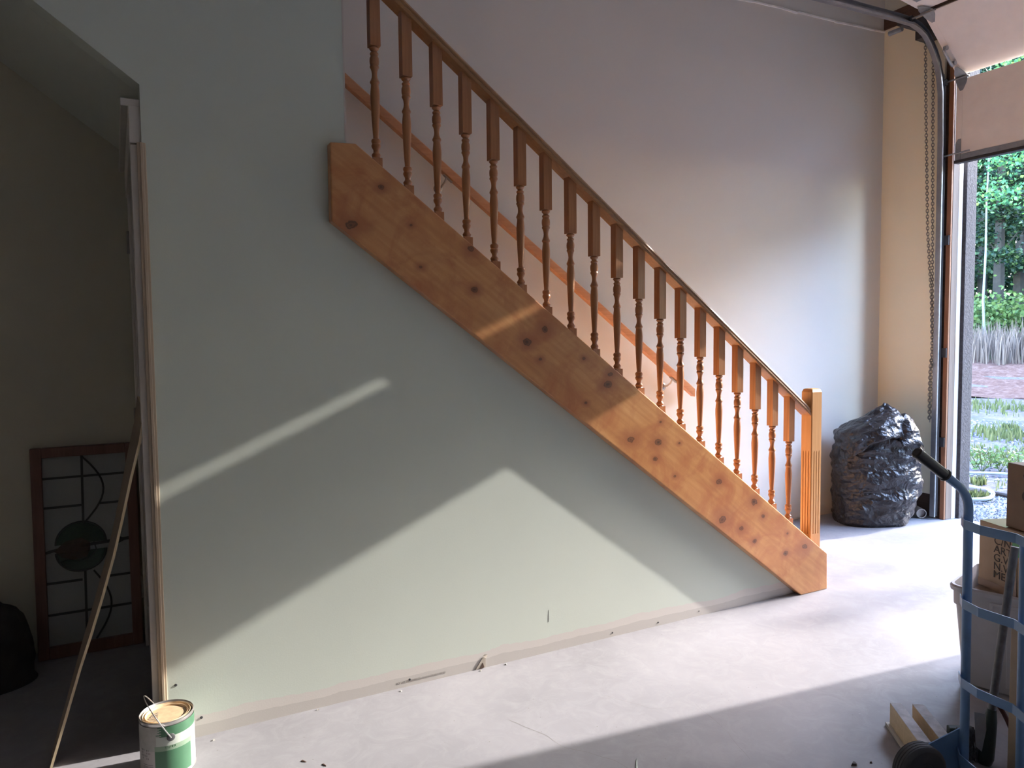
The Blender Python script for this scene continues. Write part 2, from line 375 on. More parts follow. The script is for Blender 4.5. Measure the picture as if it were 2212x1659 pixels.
# far wall of the stair well with the taped seam
mb = MB(); mb.box(XC+.06, 5.6, YB, YB+.12, -.1, CEIL)
wb_ = mb.build('wall_back', M['wall_stair'], kind='structure')
sp = [(3.3,3.66),(3.62,3.70),(3.904,3.718),(4.06,3.729),(4.171,3.731),(4.30,3.738),(4.452,3.733),(4.476,3.742),(4.66,3.745),(4.849,3.752),(4.87,3.748),(5.111,3.763),(5.28,3.765),(5.413,3.774),(5.446,3.776)]
mb = MB()
for (xa, za), (xb, zb) in zip(sp[:-1], sp[1:]):
    mb.obox((xa, YB-.006, za-.004), (xb-xa, 0, zb-za), (0, .0065, 0), (0, 0, .013))
mb.build('seam_tape', plain('raised_joint_tape', (.90, .88, .82), .7), wb_)
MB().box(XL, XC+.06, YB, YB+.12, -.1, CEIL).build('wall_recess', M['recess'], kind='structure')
# right wall round the garage opening
mb = MB()
mb.box(XR, XR+.02, .633, YB, .176, 3.79)
wr = mb.build('wall_right', M['wall_right'], kind='structure')
mb = MB(); mb.box(XR+.02, XR+.15, DY1+.035, YB+.1, 0, 3.79); mb.build('wall_framing', M['dark_beam'], wr)
mb = MB(); mb.box(XR+.004, XR+.15, -3.4, DY0, 0, CEIL); mb.box(XR+.004, XR+.15, YF, -5.0, 0, CEIL); mb.box(XR+.004, XR+.15, -5.0, -3.4, 0, .9); mb.box(XR+.004, XR+.15, -5.0, -3.4, 2.25, CEIL); mb.build('wall_drywall', M['wall'], wr)
mb = MB(); mb.box(XR+.004, XR+.15, DY0, DY1+.04, 3.36, CEIL); mb.box(XR-.0, XR+.15, DY1+.04, YB, 3.91, CEIL); mb.build('wall_header', M['wall'], wr)
mb = MB(); mb.box(XR-.012, XR+.14, DY1+.04, YB, 3.79, 3.91); mb.build('header_beam', M['dark_beam'], wr, bevel=.004)
mb = MB()      # unseen side window added behind the camera to let in fill light
for a_ in ((-5.0, -4.95, .9, 2.25), (-3.45, -3.4, .9, 2.25), (-4.95, -3.45, .9, .95), (-4.95, -3.45, 2.2, 2.25)): mb.box(XR+.02, XR+.14, *a_)
mb.build('fill_window_1', M['white_trim'], kind='structure')
# wall beside and under the stairs
poly = [(XC, 0), (3.30, 0), (3.30, capz(3.30)-.016), (.786, capz(.786)-.016), (.786, CEIL), (XL, CEIL), (XL, sofz(XL)), (XC, sofz(XC))]
ws = MB().prism(poly, 0, .10).build('wall_stair', M['wall_bare'], kind='structure')
mb = MB()
for x, z, r in [(1.991,.019,.004),(2.262,.016,.004),(2.520,.024,.003),(.993,.026,.005),(.139,.204,.005),(.217,.068,.005)]:
    mb.lathe([(r, 0), (r*.9, .0015), (r*.3, .002)], (x, 0, z), 10, axis=(0, -1, 0))
mb.build('screw', M['dark_metal'], ws)
mb = MB(); mb.prism([(1.285,.001),(1.318,.046),(1.333,.044),(1.331,.004),(1.300,.002)], -.003, .0); mb.prism([(1.302,.0),(1.319,.026),(1.325,.004)], -.0042, -.0025, 1)
mb.add([(1.320,-.002,.052),(1.336,-.006,.046),(1.342,-.002,.054),(1.326,-.004,.060)], [(0,1,2,3)], 0)
mb.build('torn_paper', [plain('torn_drywall_paper', (.50, .44, .37), .9, var=.2), M['dark_beam']], ws)
text('printed_text', '1/2" CERTAINTEED GYPSUM  NY 06 13', .0125, plain('grey_print', (.44, .41, .38), .8), (.938, -.0006, .018), (1, 0, 0), (0, 0, 1), ws)
MB().prism([(1.643,.138),(1.645,.138),(1.647,.191),(1.646,.191)], -.0005, .0002).build('scratch', M['ink'], ws)
MB().box(.780, .786, -.001, .10, capz(.786), CEIL).build('trim_1', M['white_trim'], kind='structure')
# end wall of the cupboard under the stairs (seen edge on) with its door
mb = MB(); mb.box(XC, XC+.09, .10, .13, 0, 2.20); mb.box(XC, XC+.09, .97, YB, 0, 2.20); mb.box(XC, XC+.09, .13, .97, 2.04, 2.20)
mb.build('wall_cupboard', M['wall'], kind='structure')
d1 = thing('door_1', 'white panelled cupboard door under the stairs, seen nearly edge on', 'door', (XC, .55, 0)); d1['kind'] = 'structure'
mb = MB(); mb.box(.086, .12, .10, .965, .012, 2.03); mb.box(.080, .086, .10, .22, .05, 2.0); mb.box(.080, .086, .86, .965, .05, 2.0); mb.box(.080, .086, .22, .86, 1.0, 1.12); mb.box(.080, .086, .22, .86, .05, .22); mb.box(.080, .086, .22, .86, 1.9, 2.0)
mb.build('door_leaf', M['door_white'], d1, bevel=.002)
for z in (.275, 1.05, 1.84): MB().tube([(.067, .985, z-.05), (.067, .985, z+.05)], .007, 10).build('hinge', M['hinge'], d1)
mb = MB(); mb.box(.085, .112, -.004, .012, 0, 2.05); mb.box(.094, .104, -.009, .002, 0, 2.05)
mb.build('casing', M['tan_trim'], d1, bevel=.002, label='bare tan edge strip')
mb = MB(); mb.box(.066, .10, .012, .075, 0, 2.045); mb.box(.074, .10, .075, .10, 0, 2.045); mb.build('casing', M['white_trim'], d1, bevel=.002)
mb = MB(); mb.box(.070, .10, .97, 1.06, .0, 2.06); mb.build('casing', M['white_trim'], d1, bevel=.003)
mb = MB(); mb.box(.064, .10, .012, 1.07, 2.05, 2.17); mb.box(.042, .10, .02, 1.09, 2.17, 2.195); mb.build('casing_head', M['white_trim'], d1, bevel=.003)
# garage door surround
mb = MB(); mb.box(XR-.006, XR+.012, DY1, DY1+.034, 0, 3.36); mb.build('trim_2', M['brown_wood'], kind='structure', bevel=.003)
mb = MB(); mb.box(XR+.012, XR+.085, DY1-.002, DY1+.034, 0, 3.36); mb.build('trim_3', M['pale_buck'], kind='structure', bevel=.003)
mb = MB(); n = 60; pts = []
for i in range(n+1):
    z = 3.36*i/n; w = .010*math.exp(-((z-.95)/.16)**2) + .003*math.sin(z*4)
    pts.append((z, w))
vs_ = []; fs = []
for z, w in pts: vs_ += [(XR+.082+w, DY1-.004+w*.6, z), (XR+.124, DY1-.008, z), (XR+.124, DY1+.03, z), (XR+.085+w, DY1+.03, z)]
for i in range(n):
    for k in range(4): fs.append((i*4+k, i*4+(k+1)%4, (i+1)*4+(k+1)%4, (i+1)*4+k))
fs += [(3, 2, 1, 0), (n*4, n*4+1, n*4+2, n*4+3)]
MB().add(vs_, fs).build('trim_4', M['weather_white'], kind='structure', smooth=True)
MB().box(XR+.126, XR+.252, DY1-.034, DY1+.14, -.1, 3.5).build('trim_5', M['post'], kind='structure', bevel=.004)
mb = MB(); mb.box(5.60, 5.68, -3.4, DY0, -.1, CEIL); mb.box(5.60, 5.68, YF, -5.0, -.1, CEIL); mb.box(5.60, 5.68, -5.0, -3.4, -.1, .9); mb.box(5.60, 5.68, -5.0, -3.4, 2.25, CEIL); mb.build('wall_outside', M['post'], kind='structure')

# ------------------------------------------------------------------ staircase
stc = thing('staircase', 'straight wooden staircase with a knotty honey pine stringer', 'staircase', tuple(STR_ORIGIN))
poly = [(.712, 1.829), (.713, 2.112), (.809, 2.117), (3.400, .198), (3.404, .0), (3.200, .0)]
mb = MB(); mb.prism(poly, -.046, -.001); mb.build('stringer', M['stringer'], stc, bevel=.005, bseg=3)
RISE, RUN = .188, .2535
for i in range(15):
    x1 = 3.32 - RUN*i; z1 = RISE*(i+1)
    mb = MB(); mb.box(x1-RUN-.03, x1+.025, .103, YB-.002, z1-.028, z1); mb.build('tread', M['tread'], stc, bevel=.006)
    mb = MB(); mb.box(x1-.018, x1-.001, .103, YB-.002, z1-RISE+.001, z1-.0285); mb.build('riser', M['tread'], stc)
poly = [(3.30, capz(3.30)-.014), (.80, capz(.80)-.014), (.80, capz(.80)-.001), (3.30, capz(3.30)-.001)]
mb = MB(); mb.prism(poly, .0005, .102); mb.build('shoe_rail', M['rail'], stc)
poly = [(XC-.0, 2.205), (XC-.35, 2.205+.35*SL), (XC-.35, 2.26+.35*SL), (XC, 2.26)]
mb = MB(); mb.prism([(.6, sofz(.6)), (-2.58, sofz(-2.58)), (-2.58, sofz(-2.58)+.02), (.6, sofz(.6)+.02)], .101, YB-.002); mb.build('soffit', M['wall'], stc)

# balustrade
bal = thing('stair_balustrade', 'open balustrade of turned stained balusters under a sloping handrail, ending at a square fluted newel', 'balustrade', (3.36, .035, 0))
def rub(x): return 2.4745 - .7413*(x-1.273)      # rail underside at a baluster's left edge
BS, BW = .1264, .040
prof = [(.0135,0),(.0175,.003),(.0185,.007),(.0160,.011),(.0118,.015),(.0115,.019),(.0160,.023),(.0165,.027),(.0140,.031),(.0145,.036),(.0172,.041),(.0182,.052),(.0172,.064),(.0150,.068),(.0172,.072),(.0176,.077),(.0145,.082),(.0112,.092),(.0100,.104),(.0112,.114),(.0150,.124),(.0180,.130),(.0182,.134),(.0150,.139),(.0145,.144),(.0160,.156),(.0178,.175),(.0178,.192),(.0170,.215),(.0158,.245),(.0142,.280),(.0122,.315),(.0105,.338),(.0108,.344),(.0165,.348),(.0182,.354),(.0165,.360),(.0150,.364),(.0172,.368),(.0180,.373),(.0160,.379),(.0112,.387),(.0106,.395),(.0145,.401),(.0180,.406),(.0170,.411),(.0150,.415),(.0175,.419)]
def baluster_mesh():
    mb = MB(); z0 = 0.0                      # local: left/front edge at x=0,y=0; z=0 is the rail underside at x=0
    bl = .245
    mb.add([(0,0,-bl),(BW,0,-bl),(BW,BW,-bl),(0,BW,-bl),(0,0,0),(BW,0,-SL*BW),(BW,BW,-SL*BW),(0,BW,0)],
           [(3,2,1,0),(4,5,6,7),(0,1,5,4),(1,2,6,5),(2,3,7,6),(3,0,4,7)])
    mb.lathe([(r, -bl-h*1.0) for r, h in prof][::-1], (BW/2, BW/2, 0), 20)
    w = .0015; zt = -bl-.419
    zb = lambda x: -.7035 - SL*(x-.0)
    mb.add([(w,w,zb(w)),(BW-w,w,zb(BW)),(BW-w,BW-w,zb(BW)),(w,BW-w,zb(w)),(w,w,zt),(BW-w,w,zt),(BW-w,BW-w,zt),(w,BW-w,zt)],
           [(3,2,1,0),(4,5,6,7),(0,1,5,4),(1,2,6,5),(2,3,7,6),(3,0,4,7)])
    return mb
# mesh data shared; each copy is its own object
bo = Vector(bal['_o'])
def bal_pos(i): x = 1.273 + BS*i; return Vector((x, .020, rub(x)))
first = baluster_mesh()
fo = first.build('baluster', M['baluster'], None, loc=(0, 0, 0), smooth=True, angle=32, bevel=0)
fo.parent = bal; fo.location = bal_pos(-3) - bo
for i in range(-2, 16):
    c = fo.copy(); COL.objects.link(c); c.parent = bal; c.location = bal_pos(i) - bo
# handrail: profile swept down the slope
d = Vector((1, 0, -.7413)).normalized(); upn = Vector((.7413, 0, 1)).normalized()
pr = [(-.034,0),(.034,0),(.036,.004),(.036,.012),(.030,.018),(.034,.026),(.028,.035),(.015,.0395),(-.015,.0395),(-.028,.035),(-.034,.026),(-.030,.018),(-.036,.012),(-.036,.004)]
def sweep(pr, a, b, yc, zf):
    mb = MB(); n = len(pr); v_ = []
    for x in (a, b):
        for (py, ph) in pr:
            # vertical cut ends: offset along the slope so that the end is plumb
            base = Vector((x, yc, zf(x))); p = base + upn*ph; p -= d*((p.x-x)/d.x); v_.append((p.x, yc+py, p.z))
    f_ = [tuple(range(n)), tuple(range(2*n-1, n-1, -1))] + [(i, i+n, (i+1)%n+n, (i+1)%n) for i in range(n)]
    return mb.add(v_, f_)
sweep(pr, .55, 3.318, .040, rub).build('handrail', M['rail'], bal, smooth=True, angle=35)
# newel with flutes
def newel():
    x0, x1, y0, y1 = 3.3185, 3.3995, .0, .072; mb = MB()
    fl0, fl1 = .305, .765
    def ringpts(g):
        w = x1-x0; h = y1-y0; P = []
        def side(ax, ay, bx, by, nx, ny):
            L = math.hypot(bx-ax, by-ay); ux, uy = (bx-ax)/L, (by-ay)/L
            P.append((ax+ux*.004, ay+uy*.004))
            for c in (.26, .5, .74):
                for dd, dep in ((-.0032, 0), (-.0018, g), (.0018, g), (.0032, 0)):
                    t_ = c*L+dd; P.append((ax+ux*t_-nx*dep, ay+uy*t_-ny*dep))
            P.append((bx-ux*.004, by-uy*.004))
        side(x0,y0,x1,y0,0,-1); side(x1,y0,x1,y1,1,0); side(x1,y1,x0,y1,0,1); side(x0,y1,x0,y0,-1,0)
        return P
    levels = [(0, 0, 0), (fl0-.002, 0, 0), (fl0, .0035, 0), (fl1-.012, .0035, 0), (fl1, 0, 0), (1.085, 0, 0), (1.100, 0, .006), (1.104, 0, .014)]
    vs_ = []; n = None; cx, cy = (x0+x1)/2, (y0+y1)/2
    for z, g, ins in levels:
        P = ringpts(g); n = len(P)
        vs_ += [(cx+(px-cx)*(1-ins/.04), cy+(py-cy)*(1-ins/.036), z) for px, py in P]
    f_ = [tuple(range(n-1, -1, -1)), tuple((len(levels)-1)*n+k for k in range(n))]
    for i in range(len(levels)-1):
        for k in range(n): f_.append((i*n+k, i*n+(k+1)%n, (i+1)*n+(k+1)%n, (i+1)*n+k))
    mb.add(vs_, f_); return mb
newel().build('newel_post', M['newel'], bal, label='square newel post with three flutes on each face')

# wall handrail
wh = thing('wall_handrail', 'plain sloping wooden handrail fixed to the far stairwell wall on metal brackets', 'handrail', (2.3, 1.07, 1.8))
def wz(x): return 2.714 - .7307*(x-1.098) - .024
pr2 = [(-.020,0),(.020,0),(.022,.004),(.022,.040),(.016,.046),(-.016,.046),(-.022,.040),(-.022,.004)]
sweep(pr2, .4, 3.42, 1.055, lambda x: wz(x)).build('rail', M['wallrail'], wh, smooth=True, angle=30)
for bx in (1.64, 3.24):
    z = wz(bx); mb = MB()
    mb.lathe([(.026, 0), (.026, .004), (.020, .008), (.008, .010)], (bx-.02, YB-.001, z-.060), 16, axis=(0, -1, 0))
    mb.tube([(bx-.02, YB-.008, z-.060), (bx-.015, YB-.04, z-.055), (bx-.005, YB-.065, z-.035), (bx+.005, 1.055, z-.004)], .006, 8)
    mb.obox((bx-.015, 1.043, z+.006), (.05, 0, -.037), (0, .024, 0), (0, 0, -.004))
    br = mb.build('bracket', M['brass'], wh, smooth=True)
    for sx in (-.013, .013): MB().lathe([(.004, 0), (.003, .003)], (bx-.02, YB-.009, z-.060+sx), 8, axis=(0, -1, 0)).build('screw', M['hinge'], br)

# ------------------------------------------------------------------ garage door, track, chain
gd = thing('garage_door', 'beige sectional garage door rolled partly up, its lowest panel hanging in the opening', 'garage door', (XR, -.3, 2.6))
gy0, gy1 = -1.6, .536
def panel(a, b, edge=True):
    a = Vector((a[0], 0, a[1])); b = Vector((b[0], 0, b[1])); L = (b-a); n_ = Vector((L.z, 0, -L.x)).normalized()   # outward
    mb = MB(); mb.obox(a+Vector((0, gy0, 0)), L, Vector((0, gy1-gy0, 0)), n_*.040)
    o = mb.build('panel', M['door_panel'], gd, bevel=.003)
    mb = MB(); mb.obox(a+Vector((0, gy1-.045, 0))-n_*.0015, L, Vector((0, .044, 0)), n_*.0015)
    mb.build('end_stile', M['door_panel'], o); return o
A0, A1 = (XR-.012, 2.648), (XR-.012, 3.222)
B0, B1 = (XR-.004, 3.252), (5.030, 3.612)
C0, C1 = (5.008, 3.628), (4.440, 3.700)
D0, D1 = (4.415, 3.702), (3.83, 3.712)
p1 = panel(A0, A1); p2 = panel(B0, B1); p3 = panel(C0, C1); p4 = panel(D0, D1)
mb = MB(); mb.box(XR-.016, XR+.03, gy0, gy1, 2.652, 2.692); mb.build('bottom_rail', M['galv'], gd, bevel=.002)
mb = MB(); mb.box(XR-.022, XR+.034, gy0, gy1+.004, 2.630, 2.652); mb.build('bottom_seal', M['seal'], gd, bevel=.004)
mb = MB(); mb.obox((5.012, gy0, 3.610), (.012, 0, .010), (0, gy1-gy0-.02, 0), (.02, 0, .03)); mb.build('joint_seal', M['dark_beam'], gd)
# bottom corner bracket
mb = MB(); mb.prismy([(.534,2.652),(.534,2.77),(.515,2.80),(.495,2.80),(.495,2.652)], XR-.0185, XR-.0145)
for k in range(9): mb.lathe([(.004, 0), (.003, .002)], (XR-.0185, .503+.012*(k % 3), 2.67+.013*k), 8, axis=(-1, 0, 0))
bb = mb.build('corner_bracket', M['galv'], gd)
MB().tube([(XR-.035, .610, 2.695), (XR-.035, .42, 2.700)], .006, 8).build('roller_shaft', M['galv'], bb, smooth=True)
MB().lathe([(.022, -.008), (.024, -.004), (.024, .004), (.022, .008)], (XR-.035, .612, 2.695), 16, axis=(0, 1, 0)).build('roller', M['dark_metal'], bb, smooth=True)
def hinge(px, pz, ang_a, ang_b):
    c = Vector((px, .0, pz)); mb = MB()
    for sgn, an in ((1, ang_b), (-1, ang_a)):
        u_ = Vector((math.cos(an), 0, math.sin(an)))*sgn; nn = Vector((math.sin(an), 0, -math.cos(an)))
        o_ = c + Vector((0, .50, 0))
        v0 = [o_+Vector((0, -.045, 0))-nn*.004, o_+Vector((0, .045, 0))-nn*.004, o_+Vector((0, .035, 0))+u_*.045-nn*.004, o_+Vector((0, .010, 0))+u_*.095-nn*.004, o_+Vector((0, -.010, 0))+u_*.095-nn*.004, o_+Vector((0, -.035, 0))+u_*.045-nn*.004]
        v1 = [p-nn*.003 for p in v0]; nn_ = 6
        mb.add(v0+v1, [tuple(range(5, -1, -1)), tuple(range(6, 12))]+[(i, (i+1)%6, (i+1)%6+6, i+6) for i in range(6)])
    nrm = Vector((-math.sin((ang_a+ang_b)/2), 0, math.cos((ang_a+ang_b)/2)))
    o_ = c + nrm*.018
    mb.tube([o_+Vector((0, .44, 0)), o_+Vector((0, .615, 0))], .007, 8)
    mb.tube([c+nrm*.007+Vector((0, .455, 0)), c+nrm*.007+Vector((0, .545, 0))], .009, 8)
    h = mb.build('hinge', M['galv'], gd, smooth=True)
    MB().lathe([(.022, -.008), (.024, -.004), (.024, .004), (.022, .008)], o_+Vector((0, .612, 0)), 16, axis=(0, 1, 0)).build('roller', M['dark_metal'], h, smooth=True)
hinge(XR-.010, 3.237, PI/2, math.radians(140)); hinge(5.018, 3.621, math.radians(140), math.radians(173)); hinge(4.43, 3.703, math.radians(173), math.radians(179))
# operator bracket on the third panel + tilted strut handle
mb = MB(); mb.obox((4.70, .39, 3.655), (.16, 0, -.020), (0, .085, 0), (.004, 0, .03)); mb.tube([(4.72, .36, 3.655), (4.60, .22, 3.66)], .008, 8); mb.build('top_bracket', M['galv'], gd)
a = Vector((5.235, .50, 3.405)); b = Vector((5.335, .50, 3.318)); nn = Vector((-.64, 0, -.77))
mb = MB(); mb.tube([a, a+nn*.03, a+nn*.032+(b-a)*.1, b+nn*.032-(b-a)*.1, b+nn*.03, b], .011, 10); mb.tube([a-Vector((0,.012,0)), a+Vector((0,.012,0))], .016, 12); mb.tube([b-Vector((0,.012,0)), b+Vector((0,.012,0))], .016, 12)
mb.build('lift_handle', M['galv'], gd, smooth=True)

trk = thing('garage_door_track', 'curved galvanised roller track rising beside the opening and bending under the ceiling', 'door track', (5.40, .62, 0))
cen = [(5.405, 0.02), (5.405, 1.0), (5.405, 2.0), (5.400, 2.819), (5.388, 3.15), (5.365, 3.262), (5.330, 3.360), (5.285, 3.430), (5.235, 3.492), (5.180, 3.540), (5.110, 3.572), (5.03, 3.590), (4.86, 3.590), (4.42, 3.580), (4.0, 3.570), (3.0, 3.56)]
def chan(sec):   # sec in (y, n) where n points to the room inside of the bend
    mb = MB(); vs_ = []; n = len(sec)
    for i, (x, z) in enumerate(cen):
        a = Vector((cen[max(i-1, 0)][0], cen[max(i-1, 0)][1])); b = Vector((cen[min(i+1, len(cen)-1)][0], cen[min(i+1, len(cen)-1)][1]))
        tg = (b-a).normalized(); nx, nz = -tg.y, tg.x
        for (yy, nn) in sec: vs_.append((x+nx*nn, .6+yy, z+nz*nn))
    f_ = [tuple(range(n)), tuple((len(cen)-1)*n+k for k in range(n-1, -1, -1))]
    for i in range(len(cen)-1):
        for k in range(n): f_.append((i*n+k, (i+1)*n+k, (i+1)*n+(k+1)%n, i*n+(k+1)%n))
    return mb.add(vs_, f_)
# C-section open toward the door (-y)
chan([(.030,-.026),(.033,-.026),(.033,.026),(.030,.026),(.000,.026),(.000,.0235),(.030,.0235),(.030,-.0235),(.004,-.0235),(.004,-.026)]).build('rail', M['track'], trk, smooth=True, angle=35)
chan([(-.006,.014),(.002,.014),(.002,.0285),(-.006,.0285)]).build('rolled_edge', M['galv'], trk, smooth=True, angle=60)
for z in (.55, 1.22, 2.05): 
    mb = MB(); mb.box(5.43, XR, .566, .632, z, z+.07); mb.box(5.40, 5.432, .628, .634, z, z+.07); mb.build('wall_bracket', M['dark_metal'], trk)
mb = MB(); mb.box(5.425, XR-.001, .634, .640, 0.02, 3.3); mb.build('back_angle', M['galv'], trk)

op = thing('chain_hoist', 'dark sheet metal chain hoist housing under the curved track', 'chain hoist', (5.38, .73, 3.6))
mb = MB(); mb.box(5.30, 5.44, .675, .775, 3.565, 3.72); mb.build('housing', M['dark_metal'], op, bevel=.004)
MB().lathe([(.05, -.01), (.055, -.012), (.055, .012), (.05, .01)], (5.38, .71, 3.60), 20, axis=(0, 1, 0)).build('chain_wheel', M['dark_metal'], op, smooth=True)
MB().tube([(5.04, .70, 3.575), (5.04, .80, 3.575)], .017, 12).build('shaft', M['galv'], op, smooth=True)
mb = MB(); mb.box(5.02, 5.31, .695, .725, 3.60, 3.64); mb.build('shaft_arm', M['dark_metal'], op)
ch = thing('pull_chain', 'long steel pull chain hanging in two strands beside the garage track', 'chain', (5.38, .70, 3.55))
def strand(pts, flip=0):
    mb = MB(); P = [Vector(p) for p in pts]; seg = [(P[i+1]-P[i]).length for i in range(len(P)-1)]; L = sum(seg); pitch = .0215; n = int(L/pitch)
    for k in range(n):
        s_ = k*pitch; i = 0
        while i < len(seg)-1 and s_ > seg[i]: s_ -= seg[i]; i += 1
        p = P[i].lerp(P[i+1], min(1, s_/seg[i])); tg = (P[i+1]-P[i]).normalized()
        a_ = (math.radians(30) if (k+flip) % 2 else math.radians(120)) + .15*math.sin(k*.7)
        side = Vector((math.cos(a_), math.sin(a_), 0)); side = (side - tg*side.dot(tg)).normalized()
        lp = []
        for j in range(10):
            t_ = 2*PI*j/10; lp.append(p + tg*.0155*math.cos(t_)*(1.0) + side*.0088*math.sin(t_))
        mb.tube(lp, .0026, 5, closed=True)
    return mb
strand([(5.38,.746,3.56),(5.38,.728,3.0),(5.38,.696,2.161),(5.38,.656,1.677),(5.38,.640,1.263),(5.375,.650,1.15),(5.38,.655,1.02),(5.38,.652,.74)]).build('strand', M['chain'], ch, smooth=True)
strand([(5.38,.684,3.50),(5.38,.672,2.834),(5.38,.652,1.814),(5.38,.640,1.40),(5.38,.645,1.12),(5.372,.640,.95),(5.378,.645,.74),(5.38,.652,.72)], 1).build('strand', M['chain'], ch, smooth=True)
MB().tube([(5.36,.64,1.16),(5.40,.655,1.17)], .010, 8).build('tie', M['chain'], ch)

pp = MB(); pp.lathe([(.030,0),(.036,0),(.036,.12),(.030,.12)], (5.335, .665, .040), 20, axis=(.6, .8, 0), caps=False); pp.lathe([(.001, .02), (.03, .02)], (5.335, .665, .040), 20, axis=(.6, .8, 0), caps=False)
tag(pp.build('pipe_coupling', M['pipe'], None, loc=(5.335, .665, .04), smooth=True), 'short grey plastic pipe coupling lying on the floor against the wall behind the bag', 'pipe')

# ------------------------------------------------------------------ rubbish bag
def bag():
    cx, cy = 4.945, .800; r_ = Vector((.882, -.471, 0)); f_ = Vector((.47, .88, 0))
    rows = [(0.0,-.262,.215,.18),(.02,-.272,.235,.195),(.08,-.274,.268,.205),(.16,-.270,.292,.215),(.24,-.285,.318,.215),(.32,-.278,.330,.215),(.40,-.280,.312,.21),(.48,-.276,.300,.21),(.56,-.268,.305,.205),(.63,-.264,.300,.20),(.68,-.262,.278,.19),(.72,-.215,.255,.15),(.76,-.140,.250,.11),(.80,-.060,.225,.06),(.835,-.005,.120,.035),(.865,.050,.100,.02),(.885,.070,.092,.008)]
    NS = 72; vs_ = []; fine = []
    for i in range(len(rows)-1):
        for k in range(6 if i < len(rows)-2 else 7):
            t_ = k/6; fine.append(tuple(rows[i][j]*(1-t_)+rows[i+1][j]*t_ for j in range(4)))
    for (z, l, rr, dep) in fine:
        for k in range(NS):
            a_ = 2*PI*k/NS; ca, sa = math.cos(a_), math.sin(a_); e = .66
            xx = math.copysign(abs(ca)**e, ca); yy = math.copysign(abs(sa)**e, sa)
            mx = (l+rr)/2; hw = (rr-l)/2
            p = Vector((cx, cy, z)) + r_*(mx+hw*xx) + f_*(dep*yy)
            q = Vector((p.x*4.2, p.y*4.2, p.z*7)); q2 = Vector((p.x*11, p.y*11, p.z*19))
            nz = abs(noise.noise(q))*.036 + abs(noise.noise(q2+Vector((3, 7, 1))))*.030 - .016
            nz *= min(1, z/.05+.15)
            dirv = (r_*xx+f_*yy).normalized(); p = p + dirv*nz*(1 if z < .7 else .6)
            if z > .70: p += Vector((0, 0, .03*noise.noise(q2*.6)))
            if z < .004: p.z = 0.0
            vs_.append(p)
    n = len(fine); F = [(i*NS+k, i*NS+(k+1)%NS, (i+1)*NS+(k+1)%NS, (i+1)*NS+k) for i in range(n-1) for k in range(NS)]
    F += [tuple(range(NS-1, -1, -1)), tuple((n-1)*NS+k for k in range(NS))]
    return MB().add(vs_, F), r_, f_, Vector((cx, cy, 0))
mb, br_, bf_, bc_ = bag()
bg_t = thing('rubbish_bag', 'bulging shiny black rubbish bag standing in the corner by the garage opening', 'rubbish bag', (4.945, .80, 0))
mb.build('bag_body', M['bag'], bg_t, smooth=True, angle=180)
def flap(P, name, thick=.002):
    # a creased sheet from a grid of points
    R_, C_ = len(P), len(P[0]); sub = 6; vs_ = []; 
    H, W = (R_-1)*sub+1, (C_-1)*sub+1
    for i in range(H):
        a = min(i//sub, R_-2); ti = i/sub-a
        for j in range(W):
            b = min(j//sub, C_-2); tj = j/sub-b
            p = (P[a][b].lerp(P[a][b+1], tj)).lerp(P[a+1][b].lerp(P[a+1][b+1], tj), ti)
            p = p + bf_*.03*noise.noise(p*13) + Vector((0, 0, .012*noise.noise(p*21)))
            vs_.append(p)
    F = [(i*W+j, i*W+j+1, (i+1)*W+j+1, (i+1)*W+j) for i in range(H-1) for j in range(W-1)]
    o = MB().add(vs_, F).build(name, M['bag'], bg_t, smooth=True, angle=180)
    so = o.modifiers.new('solid', 'SOLIDIFY'); so.thickness = thick; return o
def bp(r, f, z): return bc_ + br_*r + bf_*f + Vector((0, 0, z))
flap([[bp(-.24,-.10,.68), bp(-.10,-.12,.775), bp(.02,-.08,.83), bp(.075,-.04,.885), bp(.115,-.06,.865)],
      [bp(-.25,-.20,.62), bp(-.12,-.24,.70), bp(.0,-.22,.76), bp(.09,-.17,.79), bp(.16,-.14,.775)],
      [bp(-.24,-.205,.52), bp(-.13,-.255,.62), bp(-.02,-.25,.66), bp(.09,-.235,.66), bp(.17,-.20,.64)]], 'mouth_flap')
flap([[bp(.10,-.06,.80), bp(.18,-.08,.82), bp(.24,-.10,.775), bp(.275,-.08,.70)],
      [bp(.09,-.18,.74), bp(.17,-.19,.76), bp(.24,-.17,.72), bp(.29,-.12,.64)],
      [bp(.08,-.25,.60), bp(.18,-.24,.62), bp(.25,-.21,.60), bp(.30,-.15,.54)]], 'mouth_flap')

# ------------------------------------------------------------------ paint can
pc = thing('paint_can', 'one-gallon metal paint can with green label and tan dried paint on the lid', 'paint can', (.101, -.147, 0))
CX, CY, CR, CH = .101, -.147, .082, .185
mb = MB(); mb.lathe([(CR-.003, 0), (CR+.0015, .002), (CR+.0015, .006), (CR-.001, .009), (CR-.001, CH-.010), (CR+.001, CH-.006), (CR+.0015, CH), (CR-.0015, CH+.002), (CR-.0065, CH-.004), (CR-.0075, CH-.012)], (CX, CY, 0), 64)
mb.build('body', M['can_metal'], pc, smooth=True)
mb = MB(); mb.lathe([(CR-.0085, CH-.010), (CR-.0085, CH-.003), (CR-.011, CH-.001), (CR-.0135, CH-.006), (CR-.0155, CH-.009), (CR-.0175, CH-.003), (CR-.020, CH-.004), (CR-.022, CH-.009), (.0, CH-.009)], (CX, CY, 0), 64, caps=False)
mb.build('lid', M['lid_tan'], pc, smooth=True)
mb = MB()
for k in range(5):
    x = CX-.050+.001*k; mb.obox((CX-.062+.005*k, CY-.030+.010*k, CH-.0088), (.034-.004*k, -.006+.003*k, 0), (.0005, .004, 0), (0, 0, .0025))
mb.build('paint_ridge', M['can_metal'], pc)
